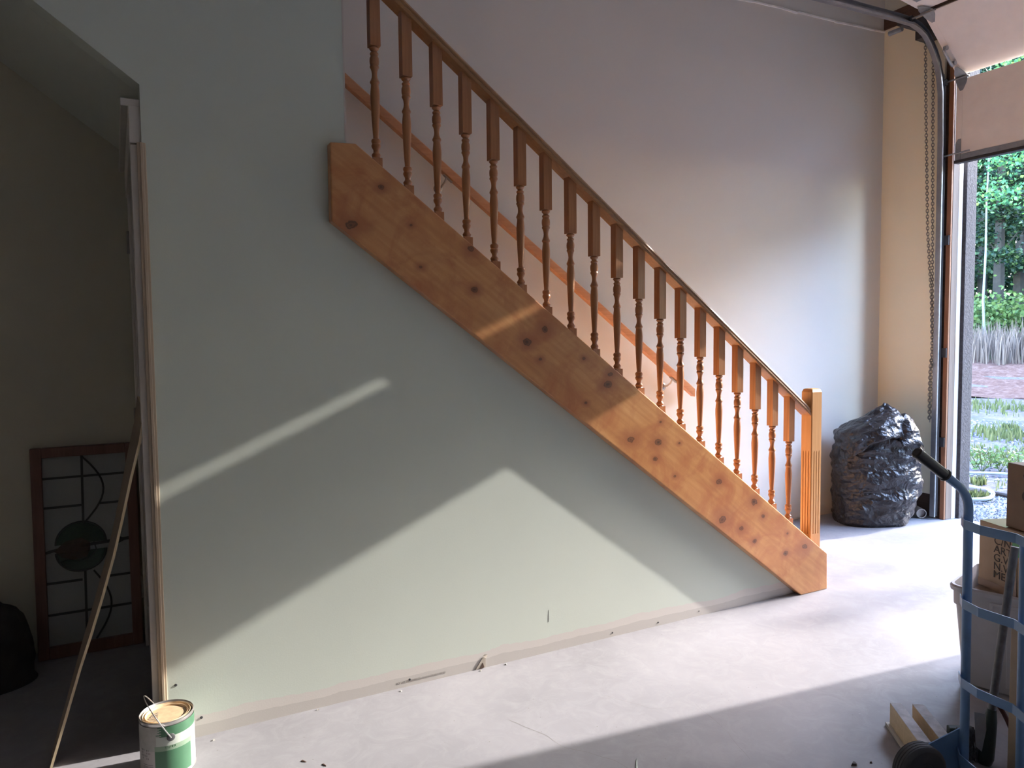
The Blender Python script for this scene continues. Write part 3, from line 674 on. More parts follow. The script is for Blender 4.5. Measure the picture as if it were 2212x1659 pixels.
# label faces by angle and height
mb = MB(); NA, NZ = 96, 60; th0 = math.atan2(-2.616, -.101)
for i in range(NA+1):
    a_ = 2*PI*i/NA
    for j in range(NZ+1): mb.v.append((CX+(CR+.0003)*math.cos(a_), CY+(CR+.0003)*math.sin(a_), .012+(CH-.024)*j/NZ))
for i in range(NA):
    da = ((2*PI*(i+.5)/NA - th0 + PI) % (2*PI)) - PI      # 0 = toward camera, + is to the right seen from camera
    for j in range(NZ):
        h = (j+.5)/NZ; wob_ = .02*math.sin(j*2.1)+.03*noise.noise(Vector((j*.35, 1, 1)))
        if h > .80:   m = 3 if da < -.30+wob_*4 else 0
        elif h > .62: m = 1 if da > -.42+wob_ else 3
        elif h > .52: m = 2 if da > -.50 else 3
        else:         m = 0 if -.50 < da < .98 else 1
        if da < -.50 and h <= .52: m = 4
        if da > 1.05 and m != 0: m = 1
        mb.f.append((i*(NZ+1)+j, (i+1)*(NZ+1)+j, (i+1)*(NZ+1)+j+1, i*(NZ+1)+j+1)); mb.mi.append(m)
mb.build('label', [M['label_green'], M['label_white'], M['label_sage'], M['label_grey'], plain('label_panel', (.46, .43, .41), .5, var=.05)], pc, smooth=True)
def on_can(name, body, size, mat, da, z, spacing):
    a0 = th0 + da
    for i, chr_ in enumerate(body):
        if chr_ == ' ': continue
        a_ = a0 + i*spacing; nrm = Vector((math.cos(a_), math.sin(a_), 0)); ex = Vector((-math.sin(a_), math.cos(a_), 0))
        text(name, chr_, size, mat, Vector((CX, CY, z)) + nrm*(CR+.0008), ex, (0, 0, 1), pc)
on_can('digit', '51123', .008, M['label_green'], -.10, .104, .085)
for r_i, row in enumerate(['III II', 'II  III', 'IIIII', ' I  II']):
    on_can('print', row, .008, M['ink'], -1.15, .094-.009*r_i, .075)
mb = MB()
for z in (.050, .044, .040, .036):
    for k in range(8):
        a1 = th0-1.05+.06*k; a2 = a1+.06; rr = CR+.0007
        mb.add([(CX+rr*math.cos(a1), CY+rr*math.sin(a1), z), (CX+rr*math.cos(a2), CY+rr*math.sin(a2), z), (CX+rr*math.cos(a2), CY+rr*math.sin(a2), z+.0012), (CX+rr*math.cos(a1), CY+rr*math.sin(a1), z+.0012)], [(0, 1, 2, 3)])
mb.build('print_line', M['ink'], pc)
a1 = th0+.12; ear = Vector((math.cos(a1), math.sin(a1), 0)); ez = Vector((0, 0, 1)); lft = Vector((-math.sin(a1), math.cos(a1), 0))*-1
ec = Vector((CX, CY, .137))
for s2 in (1, -1):
    MB().lathe([(.0125, 0), (.0125, .002), (.010, .004), (.004, .0045)], ec+ear*CR*s2, 20, axis=tuple(ear*s2)).build('ear', plain('grey_ear', (.10, .10, .10), .4, .2), pc, smooth=True)
upb = (ez*.86 + lft*.50).normalized()
pts = [ec+ear*(CR+.006)*math.cos(t_)+upb*.128*math.sin(t_)**.8 if 0 < t_ < PI else ec+ear*(CR+.006)*math.cos(t_) for t_ in [PI*k/28 for k in range(29)]]
MB().tube(pts, .0019, 8).build('bail', M['wire'], pc, smooth=True)

# ------------------------------------------------------------------ leaning plywood offcut (warped, tapering)
near = [(-.237,.0),(-.188,.16),(-.139,.322),(-.103,.43),(-.069,.539),(-.028,.681),(.001,.80),(.032,.935),(.063,1.057),(.076,1.13),(.081,1.161)]
mb = MB(); vs_ = []; W0, W1 = .14, .80
for x, z in near:
    w = W0+(W1-W0)*(z/1.161)**1.5
    for yy in (.016, .016+w): vs_ += [(x-.008, yy, z+.002 if z > 0 else 0), (x, yy, z)]
n = len(near); 
fr = []; ed = []
for i in range(n-1):
    a = i*4; b = (i+1)*4
    fr += [(a, a+2, b+2, b), (a+1, b+1, b+3, a+3)]; ed += [(a, b, b+1, a+1), (a+2, a+3, b+3, b+2)]
mb.add(vs_, fr, 0); mb.add(vs_, ed + [(0, 1, 3, 2), ((n-1)*4, (n-1)*4+2, (n-1)*4+3, (n-1)*4+1)], 1)
tag(mb.build('plywood_offcut', [M['ply_face'], M['ply_edge']], None, loc=(-.237, .05, 0)), 'thin bowed plywood offcut leaning against the cupboard door casing', 'plywood')

# ------------------------------------------------------------------ stained glass panel
sg = thing('stained_glass_window', 'wood framed leaded stained glass window standing on the floor in the dark recess', 'stained glass', (-.15, 1.02, 0))
def gp(x, z, off=0): return Vector((x, 1.03+.06*z+off, z))
gx0, gx1, gz0, gz1 = -.352, .062, .0, .932
def gbar(a, b, w=.010, t_=.008, off=-.004):
    a = gp(*a); b = gp(*b); d_ = (b-a).normalized(); s_ = d_.cross(Vector((0, 1, 0))).normalized()*w
    return a-s_/2+Vector((0, off, 0)), b-a, s_, Vector((0, t_, 0))
def fbox(mb, x0, x1, z0, z1, t0=-.018, t1=.018):
    P = [gp(x0, z0, t0), gp(x1, z0, t0), gp(x1, z1, t0), gp(x0, z1, t0), gp(x0, z0, t1), gp(x1, z0, t1), gp(x1, z1, t1), gp(x0, z1, t1)]
    mb.add(P, [(0,1,2,3),(7,6,5,4),(1,0,4,5),(2,1,5,6),(3,2,6,7),(0,3,7,4)])
fw = .043
for nm, (x0, x1, z0, z1) in (('stile', (gx0, gx0+fw, gz0, gz1)), ('stile', (gx1-fw, gx1, gz0, gz1)), ('rail', (gx0+fw, gx1-fw, gz1-fw, gz1)), ('rail', (gx0+fw, gx1-fw, gz0, gz0+fw+.01))):
    mb = MB(); fbox(mb, x0, x1, z0, z1); mb.build(nm, M['win_frame'], sg, bevel=.003)
mb = MB(); fbox(mb, gx0+fw, gx1-fw, gz0+fw, gz1-fw, .0, .004); mb.build('clear_glass', M['glass_clear'], sg)
gcx, gcz, gr = -.172, .475, .098
def disc(mb, zc, rx, rz, a0, a1, t0=-.002):
    n = 24; P = [gp(gcx+rx*math.cos(a0+(a1-a0)*k/n), zc+rz*math.sin(a0+(a1-a0)*k/n), t0) for k in range(n+1)] + [gp(gcx, zc, t0)]
    Q = [p+Vector((0, .0035, 0)) for p in P]; m_ = len(P)
    mb.add(P+Q, [tuple(range(m_)), tuple(range(2*m_-1, m_-1, -1))]+[(i, i+m_, (i+1)%m_+m_, (i+1)%m_) for i in range(m_)])
mb = MB(); disc(mb, gcz+.020, gr, .095, 0, PI); disc(mb, gcz-.015, gr, .090, PI, 2*PI); mb.build('green_glass', M['glass_green'], sg)
mb = MB(); mb.add([gp(gcx-.105, gcz-.004, -.005), gp(gcx-.075, gcz-.035, -.005), gp(gcx-.03, gcz-.050, -.005), gp(gcx+.02, gcz-.045, -.005), gp(gcx+.035, gcz-.01, -.005), gp(gcx+.035, gcz+.02, -.005), gp(gcx+.0, gcz+.045, -.005), gp(gcx-.06, gcz+.035, -.005)], [(0,1,2,3,4,5,6,7)]); mb.build('amber_glass', M['glass_amber'], sg)
mb = MB()
L_ = gx0+fw; R_ = gx1-fw
for z, xa, xb in [(.795,L_,R_),(.665,L_,gcx+.01),(.665,gcx+.075,R_),(.33,L_,gcx),(.33,gcx+.08,R_),(.19,L_,R_)]:
    mb.obox(*gbar((xa, z), (xb, z)))
for xa, za, zb in [(gcx+.012, gcz+.11, gz1-fw), (gcx+.008, .05, gcz-.10)]: mb.obox(*gbar((xa, za), (xa+.004, zb)))
mb.obox(*gbar((L_, gcz-.008), (gcx-.09, gcz+.002), .012)); mb.obox(*gbar((gcx+.0, gcz+.008), (R_, gcz+.018), .014))
def arc(P, w=.0045): mb.tube([gp(x, z, -.001) for x, z in P], w, 6)
arc([(gcx+gr*math.cos(t_), gcz+.020+.095*math.sin(t_)) for t_ in [PI*k/20 for k in range(21)]]); arc([(gcx+gr*math.cos(t_), gcz-.015-.090*math.sin(t_)) for t_ in [PI*k/20 for k in range(21)]])
arc([(gcx+.012+.085*math.sin(PI*k/14), gz1-fw-.31*k/14) for k in range(15)]); arc([(gcx+.045+.065*math.sin(PI*k/14), .365-.31*k/14) for k in range(15)])
arc([(gcx-.085, gcz-.055), (gcx-.05, gcz-.045), (gcx-.01, gcz-.058), (gcx+.03, gcz-.05), (gcx+.06, gcz-.02), (gcx+.05, gcz+.02)], .003)
mb.add([gp(gcx+.10, gcz+.014, -.006), gp(gcx+.145, gcz+.034, -.006), gp(gcx+.185, gcz+.016, -.006), gp(gcx+.145, gcz-.002, -.006)], [(0, 3, 2, 1), (0, 1, 2, 3)])
mb.build('lead_came', M['lead'], sg, smooth=True)

# dark pile in the recess
mb = MB(); NS = 40; rows = []
for i in range(22):
    t_ = i/21; z = .38*math.sin(t_*PI/2); rr = math.cos(t_*PI/2)**.7
    for k in range(NS):
        a_ = 2*PI*k/NS; p = Vector((-.56+.22*rr*math.cos(a_), .86+.15*rr*math.sin(a_), z)); q = p*7
        p += Vector((math.cos(a_), math.sin(a_), .3))*(.035*noise.noise(q)+.02*noise.noise(q*2.7)) if i else Vector((0, 0, 0))
        if i == 0: p.z = 0
        rows.append((p.x, p.y, max(0, p.z)))
mb.add(rows, [(i*NS+k, i*NS+(k+1)%NS, (i+1)*NS+(k+1)%NS, (i+1)*NS+k) for i in range(21) for k in range(NS)] + [tuple(range(NS-1, -1, -1)), tuple(21*NS+k for k in range(NS))])
tag(mb.build('cloth_bundle', M['cloth_dark'], None, loc=(-.56, .86, 0), smooth=True, angle=180), 'dark rumpled bundle heaped on the floor left of the stained glass window', 'bundle')

# ------------------------------------------------------------------ hand truck
w_ = Vector((-.29, -.957, 0)).normalized(); b_ = Vector((-.86, .51, 0)).normalized(); b_ = (b_-w_*b_.dot(w_)).normalized()
F0 = Vector((2.286, -1.450, 0)); TW = .39
ht = thing('hand_truck', 'blue steel hand truck with a black grip, standing upright with wooden blocks behind it', 'hand truck', tuple(F0+w_*TW/2))
lean = Vector((.026, .022, 0))/.904
def tp(p, z): return F0 + p + lean*z + Vector((0, 0, z))
def side_frame(off, upto):
    pts = [tp(off, .02), tp(off, .4), tp(off, .80)]
    if upto:
        H = b_*.165
        for k in range(9):
            a_ = (PI*.30)*k/8; rad = .10
            pts.append(tp(off, .845) + b_*rad*(1-math.cos(a_)) + Vector((0, 0, rad*math.sin(a_))))
        e = pts[-1]; dr_ = (b_*math.sin(PI*.30)+Vector((0, 0, math.cos(PI*.30)))).normalized()
        g0 = e + dr_*.055; g1 = e + dr_*.185; pts.append(e+dr_*.17)
        MB().tube(pts, .0132, 14).build('side_tube', M['truck_blue'], ht, smooth=True)
        MB().tube([g0-dr_*.002, g0, g0+dr_*.004, g0+dr_*.006, g1-dr_*.004, g1], [.0190, .0200, .0195, .0165, .0175, .0140], 16).build('grip', M['grip'], ht, smooth=True)
    else: MB().tube(pts, .0125, 14).build('centre_tube', M['truck_blue'], ht, smooth=True)
side_frame(Vector((0, 0, 0)), True); side_frame(w_*TW, True); side_frame(w_*TW*.515, False)
for z in (.812, .568, .326, .088):
    pl = [(-.012, .0), (.03, .030), (TW*.26, .040), (TW*.515, .016), (TW*.72, .040), (TW-.03, .030), (TW+.012, .0)]
    mb = MB(); P = [tp(w_*s_ + b_*(.012+q_), z) for s_, q_ in pl]; vs_ = []
    for p in P: vs_ += [p+Vector((0, 0, -.014)), p+b_*.003+Vector((0, 0, -.014)), p+b_*.003+Vector((0, 0, .014)), p+Vector((0, 0, .014))]
    f_ = [(0, 3, 2, 1), tuple((len(P)-1)*4+k for k in range(4))]
    for i in range(len(P)-1):
        for k in range(4): f_.append((i*4+k, i*4+(k+1)%4, (i+1)*4+(k+1)%4, (i+1)*4+k))
    mb.add(vs_, f_); mb.build('cross_strap', M['truck_blue'], ht)
for s_ in (-.014, TW+.010):
    o_ = F0+w_*s_; mb = MB()
    A = [o_+Vector((0,0,.16))+lean*.16, o_+Vector((0,0,.02)), o_+b_*.185+Vector((0,0,.055)), o_+b_*.185+Vector((0,0,.10))]
    B = [p+w_*.004 for p in A]; mb.add(A+B, [(0,1,2,3),(7,6,5,4),(0,4,5,1),(1,5,6,2),(2,6,7,3),(3,7,4,0)]); mb.build('axle_bracket', M['truck_blue'], ht)
ax0 = F0 + b_*.190 + Vector((0, 0, .0785))
MB().tube([ax0-w_*.012, ax0+w_*(TW+.012)], .008, 10).build('axle', M['galv'], ht, smooth=True)
for s_ in (.035, TW-.035):
    c = ax0 + w_*s_; pr_ = []
    for (r, h) in [(.030,-.026),(.066,-.027),(.074,-.024),(.078,-.019),(.0765,-.0185),(.0765,-.0165),(.0785,-.016),(.0785,-.009),(.077,-.0085),(.077,-.0065),(.0785,-.006),(.0785,.001),(.077,.0015),(.077,.0035),(.0785,.004),(.0785,.011),(.077,.0115),(.077,.0135),(.0785,.014),(.078,.018),(.074,.023),(.066,.027),(.030,.026)]: pr_.append((r, h))
    wh_ = MB().lathe(pr_, c, 40, axis=tuple(w_)).build('wheel', M['rubber'], ht, smooth=True, angle=25)
    MB().lathe([(.028,-.030),(.030,-.0265),(.030,.0265),(.028,.030)], c, 20, axis=tuple(w_)).build('hub', M['dark_metal'], wh_, smooth=True)
mb = MB(); mb.obox(F0-b_*.03+w_*(-.01), w_*(TW+.02), -b_*.20, Vector((0, 0, .006))); mb.build('nose_plate', M['truck_blue'], ht, bevel=.001)

# wooden blocks on a thin board
wbk = thing('block_stand', 'two pale wooden blocks on edge on a thin white board beside the wheel', 'wood blocks', (2.28, -1.24, 0))
bd = Vector((-.60, -.80, 0)).normalized(); bs = Vector((.80, -.60, 0)).normalized()
o_ = Vector((2.372, -1.122, 0))
mb = MB(); mb.obox(o_, bd*.30, bs*.135, Vector((0, 0, .012))); mb.build('base_board', plain('white_board_edge', (.55, .52, .48), .7), wbk, bevel=.001)
M['sawn'] = plain('rough_white_sawn_top', (.50, .49, .50), .9, var=.25, sc=26, bump=.5, bsc=40)
for q_ in (.010, .084):
    mb = MB(); mb.obox(o_+bs*q_+bd*.012+Vector((0, 0, .012)), bd*.26, bs*.038, Vector((0, 0, .076))); mb.build('block', M['pine'], wbk, bevel=.002)
    mb = MB(); mb.obox(o_+bs*q_+bd*.012+Vector((0, 0, .0882)), bd*.26, bs*.038, Vector((0, 0, .0018))); mb.build('block_top', M['sawn'], wbk)

# ------------------------------------------------------------------ tote with cartons
ta = Vector((.960, .280, 0)); tb = Vector((.25, -.968, 0)); tb = (tb-ta*tb.dot(ta)).normalized()
TC = Vector((2.872, -1.030, 0)); LA, LB = .42, .62
tt = thing('storage_tote', 'grey open plastic storage tote behind the hand truck', 'storage tote', tuple(TC+ta*LA/2+tb*LB/2))
def rrect(ins, rad, seg=6):
    P = []; x0, x1, y0, y1 = ins, LA-ins, ins, LB-ins
    for (cx, cy, a0) in ((x1-rad, y1-rad, 0), (x0+rad, y1-rad, PI/2), (x0+rad, y0+rad, PI), (x1-rad, y0+rad, 3*PI/2)):
        for k in range(seg+1):
            a_ = a0+PI/2*k/seg; P.append((cx+rad*math.cos(a_), cy+rad*math.sin(a_)))
    return P
levels = [(.050,.0,.03),(.044,.006,.035),(.018,.318,.045),(.011,.322,.045),(.009,.378,.045),(.0,.380,.05),(-.002,.396,.05),(.003,.402,.05),(.012,.402,.045),(.016,.385,.045),(.022,.32,.04),(.050,.010,.03)]
vs_ = []
for ins, z, rad in levels: vs_ += [TC+ta*px+tb*py+Vector((0, 0, z)) for px, py in rrect(ins, rad)]
n = 28; f_ = [tuple(range(n)), tuple((len(levels)-1)*n+k for k in range(n-1, -1, -1))]
for i in range(len(levels)-1):
    for k in range(n): f_.append((i*n+k, (i+1)*n+k, (i+1)*n+(k+1)%n, i*n+(k+1)%n))
MB().add(vs_, f_).build('tub', M['tote'], tt, smooth=True, angle=40)
mb = MB(); mb.obox(TC+tb*.145+ta*.004+Vector((0, 0, .350)), tb*.30, ta*.02, Vector((0, 0, .012))); mb.obox(TC+tb*.145+ta*.004+Vector((0, 0, .33)), tb*.008, ta*.02, Vector((0, 0, .03))); mb.build('handle', M['tote'], tt, bevel=.002)
for q_ in (.20, .42):
    mb = MB(); mb.obox(TC+tb*q_+ta*.030+Vector((0, 0, .03)), tb*.022, ta*.03, ta*-.018+Vector((0, 0, .285))); mb.build('rib', M['tote'], tt, bevel=.003)
# contents that carry the carton
mb = MB(); mb.obox(TC+ta*.06+tb*.07+Vector((0, 0, .012)), ta*.30, tb*.48, Vector((0, 0, .367))); mb_o = mb.build('packed_carton', M['carton_dark'], None, loc=tuple(TC+ta*.2+tb*.3+Vector((0, 0, .012))), bevel=.003)
tag(mb_o, 'dark cardboard carton packed down inside the grey tote', 'carton')
def carton(name, label, o, wdir, wl, dep, h, mat, tilt=.0):
    o = Vector(o); wdir = Vector(wdir).normalized(); dd = Vector((-wdir.y, wdir.x, 0)); 
    if dd.dot(Vector((.9, .4, 0))) < 0: dd = -dd
    up_ = Vector((0, 0, 1))
    t_ = thing(name, label, 'carton', tuple(o+wdir*wl/2+dd*dep/2))
    mb = MB(); mb.obox(o, wdir*wl, dd*dep, up_*h); mb.build('box', mat, t_, bevel=.003)
    return t_, o, wdir, dd, up_
wd = Vector((-.36, -.933, 0)).normalized()
o1 = Vector((3.050, -1.048, .380))
c1, o_, wd_, dd_, up_ = carton('carton', 'brown carton with black shipping text on its side, resting in the tote', o1, wd, .34, .25, .262, M['carton'])
fn = -dd_
for i, ln in enumerate(['C/NO', 'ART', 'G.W:', 'N.W:', 'MEAS']):
    text('shipping_text', ln, .0415, M['ink'], o_+wd_*.078+Vector((0, 0, .187-.0335*i))+fn*.0012, wd_, up_, c1, sx=1.18)
mb = MB(); mb.obox(o_+wd_*.17+Vector((0, 0, .165))+fn*.0016, wd_*.06, fn*.0004, up_*.055); mb.build('sticker', M['green_sticker'], c1)
mb = MB(); mb.obox(o_+wd_*.150+Vector((0, 0, -.002))+fn*.002, wd_*.045, fn*.0006, up_*.15); mb.obox(o_+wd_*.0+Vector((0, 0, .262)), wd_*.20, dd_*.12, up_*.001); mb.obox(o_+Vector((0, 0, .0))+fn*.0012, wd_*.14, fn*.0005, up_*.03)
mb.build('tape', M['tape'], c1)
o2 = Vector((3.020, -1.163, .6445))
c2, o_, wd_, dd_, up_ = carton('carton', 'darker plain carton with a round logo stacked on the printed carton', o2, Vector((-.36, -.933, 0)), .30, .22, .25, M['carton_dark'])
MB().lathe([(.020, 0), (.020, .0008)], o_+wd_*.095+Vector((0, 0, .135))-dd_*.001, 24, axis=tuple(-dd_)).build('round_logo', M['ink'], c2)
# tall cardboard behind the centre tube
mb = MB(); mb.obox((2.40, -1.515, 0), Vector((-.25, -.968, 0))*.30, Vector((.968, -.25, 0))*.20, (0, 0, .50)); o_ = mb.build('carton', M['carton'], None, loc=(2.45, -1.66, 0), bevel=.003)
tag(o_, 'tall brown carton standing on the floor at the right edge behind the hand truck bars', 'carton')

# pole tool
pt = thing('long_handled_tool', 'worn grey pole with a dark socket leaning behind the hand truck straps', 'tool', (2.43, -1.43, 0))
pa, pb = Vector((2.432, -1.430, .0)), Vector((2.545, -1.444, .70))
MB().tube([pa.lerp(pb, .12), pb], .0125, 12).build('pole', M['pole'], pt, smooth=True)
MB().tube([pa.lerp(pb, t_) for t_ in (.0, .03, .10, .20, .25)], [.020, .026, .024, .020, .014], 12).build('socket', M['boot'], pt, smooth=True)
mb = MB(); q = [pa + Vector((.0, -.02, .13)) + Vector((.05*math.sin(t_)-.02, -.09*(1-math.cos(t_))/2, .10*math.cos(t_)*1.0)) for t_ in [PI*k/12 for k in range(13)]]
mb.tube(q, .007, 8); mb.build('bail_handle', M['maroon'], pt, smooth=True)
mb = MB(); mb.add([pa+Vector((-.028, .02, .17)), pa+Vector((.0, .0, .165)), pa+Vector((-.004, -.01, .03)), pa+Vector((-.03, .012, .06))], [(0, 1, 2, 3)]); o_ = mb.build('film_scrap', M['film'], pt); so = o_.modifiers.new('s', 'SOLIDIFY'); so.thickness = .002
brm = thing('broom_head', 'grey bristly broom head on the floor beside the dark socket', 'broom', (2.37, -1.385, 0))
mb = MB()
for k in range(160):
    u_ = random.random(); b0 = Vector((2.365+.05*u_, -1.375-.03*u_, .085+.03*random.random())); 
    mb.tube([b0, b0+Vector((-.03+.04*u_+random.uniform(-.01, .01), .02*random.uniform(-1, 1), -.06)), Vector((b0.x-.035+.05*u_+random.uniform(-.012, .012), b0.y+random.uniform(-.02, .02), .002))], .0012, 4)
mb.build('bristles', M['bristle'], brm, kind='stuff')
MB().obox((2.355, -1.362, .075), (.065, -.045, .0), (.016, .022, 0), (0, 0, .03)).build('head', M['boot'], brm, bevel=.004)

# little debris on the floor
def chip(x, y, sx, sy, rot, mat, label, name='floor_chip', h=.003, cat='debris', group='small chips on the concrete floor'):
    mb = MB(); n = 7; P = []
    for k in range(n):
        a_ = 2*PI*k/n; r = 1+.3*math.sin(k*2.7+x*9); px, py = sx*r*math.cos(a_), sy*r*math.sin(a_)
        P.append((x+px*math.cos(rot)-py*math.sin(rot), y+px*math.sin(rot)+py*math.cos(rot)))
    mb.add([(a, b, .0) for a, b in P]+[(x+(a-x)*.7, y+(b-y)*.7, h) for a, b in P], [tuple(range(n-1, -1, -1)), tuple(range(n, 2*n))]+[(i, (i+1)%n, (i+1)%n+n, i+n) for i in range(n)])
    return tag(mb.build(name, mat, None, loc=(x, y, 0)), label, cat, group)
chip(2.06, -1.231, .013, .008, .3, M['dark_beam'], 'dark crumb on the floor left of the wooden blocks', 'dark_crumb', .006, group=None) if False else None
o_ = chip(2.06, -1.231, .012, .008, .3, M['ink'], 'black lump on the floor left of the hand truck wheel', 'floor_chip', .007)
chip(2.117, -1.251, .006, .004, .3, M['dark_beam'], 'tiny brown crumb beside the black lump on the floor', 'floor_chip', .004)
chip(.496, -.336, .012, .0035, 2.2, M['dark_beam'], 'brown splinter on the floor right of the paint can', 'wood_splinter', .003)
chip(1.441, -.895, .045, .003, .9, M['label_white'], 'pale sliver of wood at the front edge of the floor', 'wood_splinter', .003)
chip(.551, -.391, .012, .003, 2.0, M['dark_beam'], 'short brown splinter in front of the paint can', 'wood_splinter', .003)
for i, (x, y, lab) in enumerate([(.945, -.028, 'pale drywall crumb at the wall foot left of the torn patch'), (1.30, -.020, 'pale drywall crumb beside the torn patch at the wall foot'), (1.42, -.018, 'small drywall crumb right of the torn patch'), (.62, -.015, 'small drywall crumb at the wall foot near the can'), (.25, -.05, 'small drywall crumb between paint can and wall')]):
    chip(x, y, .005, .004, i, M['label_grey'], lab, 'drywall_crumb', .004)
mb = MB()
def crack(P, w):
    P = [Vector((x, y, .0004)) for x, y in P]; Q = []
    for a, b in zip(P[:-1], P[1:]):
        for k in range(5):
            q = a.lerp(b, k/5); Q.append(q+Vector((.006*noise.noise(q*31), .006*noise.noise(q*31+Vector((5, 5, 5))), 0)))
    Q.append(P[-1]); vs_ = []
    for i, q in enumerate(Q):
        tg = (Q[min(i+1, len(Q)-1)]-Q[max(i-1, 0)]).normalized(); s_ = Vector((-tg.y, tg.x, 0))*w*(.5+.5*abs(noise.noise(q*17))); vs_ += [q-s_, q+s_]
    mb.add(vs_, [(2*i, 2*i+2, 2*i+3, 2*i+1) for i in range(len(Q)-1)])
crack([(1.217,-.432),(1.279,-.594),(1.294,-.691),(1.349,-.75),(1.398,-.84),(1.43,-1.0)], .0011); crack([(1.887,-.671),(1.858,-.848),(1.791,-1.044)], .0006); crack([(1.63, -.45), (1.72, -.62), (1.80, -.66)], .0007)
fl = bpy.data.objects['floor']; fl['_o'] = (0, 0, 0); mb.build('crack', plain('crack_line', (.22, .205, .19), .9), fl)

# ------------------------------------------------------------------ outdoors
def gz(x, y):
    dist = math.hypot(x, y+2.76); z = -.04
    if dist > 20: z += min(.62, (dist-20)*.15)
    if dist > 24.5: z += min(1.2, (dist-24.5)*.10)
    return z + (.05*noise.noise(Vector((x*.6, y*.6, 0))) if dist > 9 else 0)
def sector(r0, r1, nr, a0, a1, na, name, mat, zoff=0, amp=0):
    vs_ = []; 
    for i in range(nr+1):
        r = r0+(r1-r0)*i/nr
        for j in range(na+1):
            a_ = math.radians(a0+(a1-a0)*j/na); x, y = r*math.cos(a_), -2.76+r*math.sin(a_)
            x = max(x, 5.601)
            vs_.append((x, y, gz(x, y)+zoff+amp*noise.noise(Vector((x*1.7, y*1.7, 3)))))
    W = na+1
    o = MB().add(vs_, [(i*W+j, (i+1)*W+j, (i+1)*W+j+1, i*W+j+1) for i in range(nr) for j in range(na)]).build(name, mat, kind='structure', smooth=True, angle=180)
    return o
MB().box(5.601, 6.86, -7, 1.02, -.25, -.038).build('gravel_strip', M['gravel'], kind='structure')
MB().box(5.601, 6.86, 1.02, 9, -.25, -.040).build('yard_strip', M['yard'], kind='structure')
sector(6.2, 22.5, 34, -60, 75, 60, 'yard_ground', M['yard'], -.004)
sector(19.8, 25.2, 18, -60, 75, 90, 'dirt_bank', M['dirt'], .02, .10)
sector(21.8, 90, 42, -60, 75, 60, 'forest_ground', M['litter'], -.04)
# gravel stones (uncountable)
mb = MB()
for k in range(5200):
    x = 5.62+1.25*random.random(); y = -1.6+2.6*random.random(); s = .006+.009*random.random()
    if random.random() < .25: x = 6.9+6*random.random(); y = .2+(x-5)*.45+random.uniform(-.9, 1.4); s *= 1.7
    z = gz(x, y)+.003; a_ = random.random()*6; c_a, s_a = math.cos(a_)*s, math.sin(a_)*s
    mb.add([(x-c_a, y-s_a, z), (x+s_a, y-c_a, z), (x+c_a, y+s_a, z), (x-s_a, y+c_a, z), (x+.2*s, y, z+s*.9)], [(0,1,4),(1,2,4),(2,3,4),(3,0,4)])
t = NT('gravel_stone'); g = t.node('NewGeometry'); t.color(t.ramp(g.outputs['Random Per Island'], [(0, (.045, .048, .06)), (.5, (.12, .125, .145)), (1, (.25, .26, .29))])); t.set(.9)
tag(mb.build('gravel', t.m), 'loose blue-grey gravel outside the garage opening', 'gravel', kind='stuff')
# edging, hoses
tag(MB().tube([(6.80, 1.35, -.02), (6.81, 1.0, -.015), (6.86, .60, -.02), (6.95, -.3, -.02)], .022, 8).build('garden_edging', M['edging'], None, loc=(6.8, 1, -.03)), 'dark edging strip between the gravel and the grass outside', 'edging')
hp = [(6.95, 1.6, -.01), (6.88, 1.2, -.005), (6.80, .98, .0), (6.62, .86, .0), (6.42, .82, .0), (6.25, .95, -.005), (6.15, 1.25, -.01)]
def smooth_path(P, n=8):
    P = [Vector(p) for p in P]; out = []
    for i in range(len(P)-1):
        p0, p1, p2, p3 = P[max(i-1, 0)], P[i], P[i+1], P[min(i+2, len(P)-1)]
        for k in range(n):
            t_ = k/n; out.append(.5*((2*p1)+(-p0+p2)*t_+(2*p0-5*p1+4*p2-p3)*t_*t_+(-p0+3*p1-3*p2+p3)*t_**3))
    return out+[P[-1]]
tag(MB().tube(smooth_path(hp), .017, 10).build('garden_hose', M['hose'], None, loc=(6.5, 1, 0), smooth=True), 'pale garden hose curving in a loop on the gravel outside', 'hose')
tag(MB().tube(smooth_path([(7.35, 2.4, -.01), (7.50, 1.75, -.01), (7.80, 1.43, -.01), (7.95, 1.0, -.01), (7.9, .2, -.01)]), .014, 8).build('garden_hose', M['hose'], None, loc=(7.6, 1.6, 0), smooth=True), 'pale straight hose line farther out, across the weedy grass', 'hose')

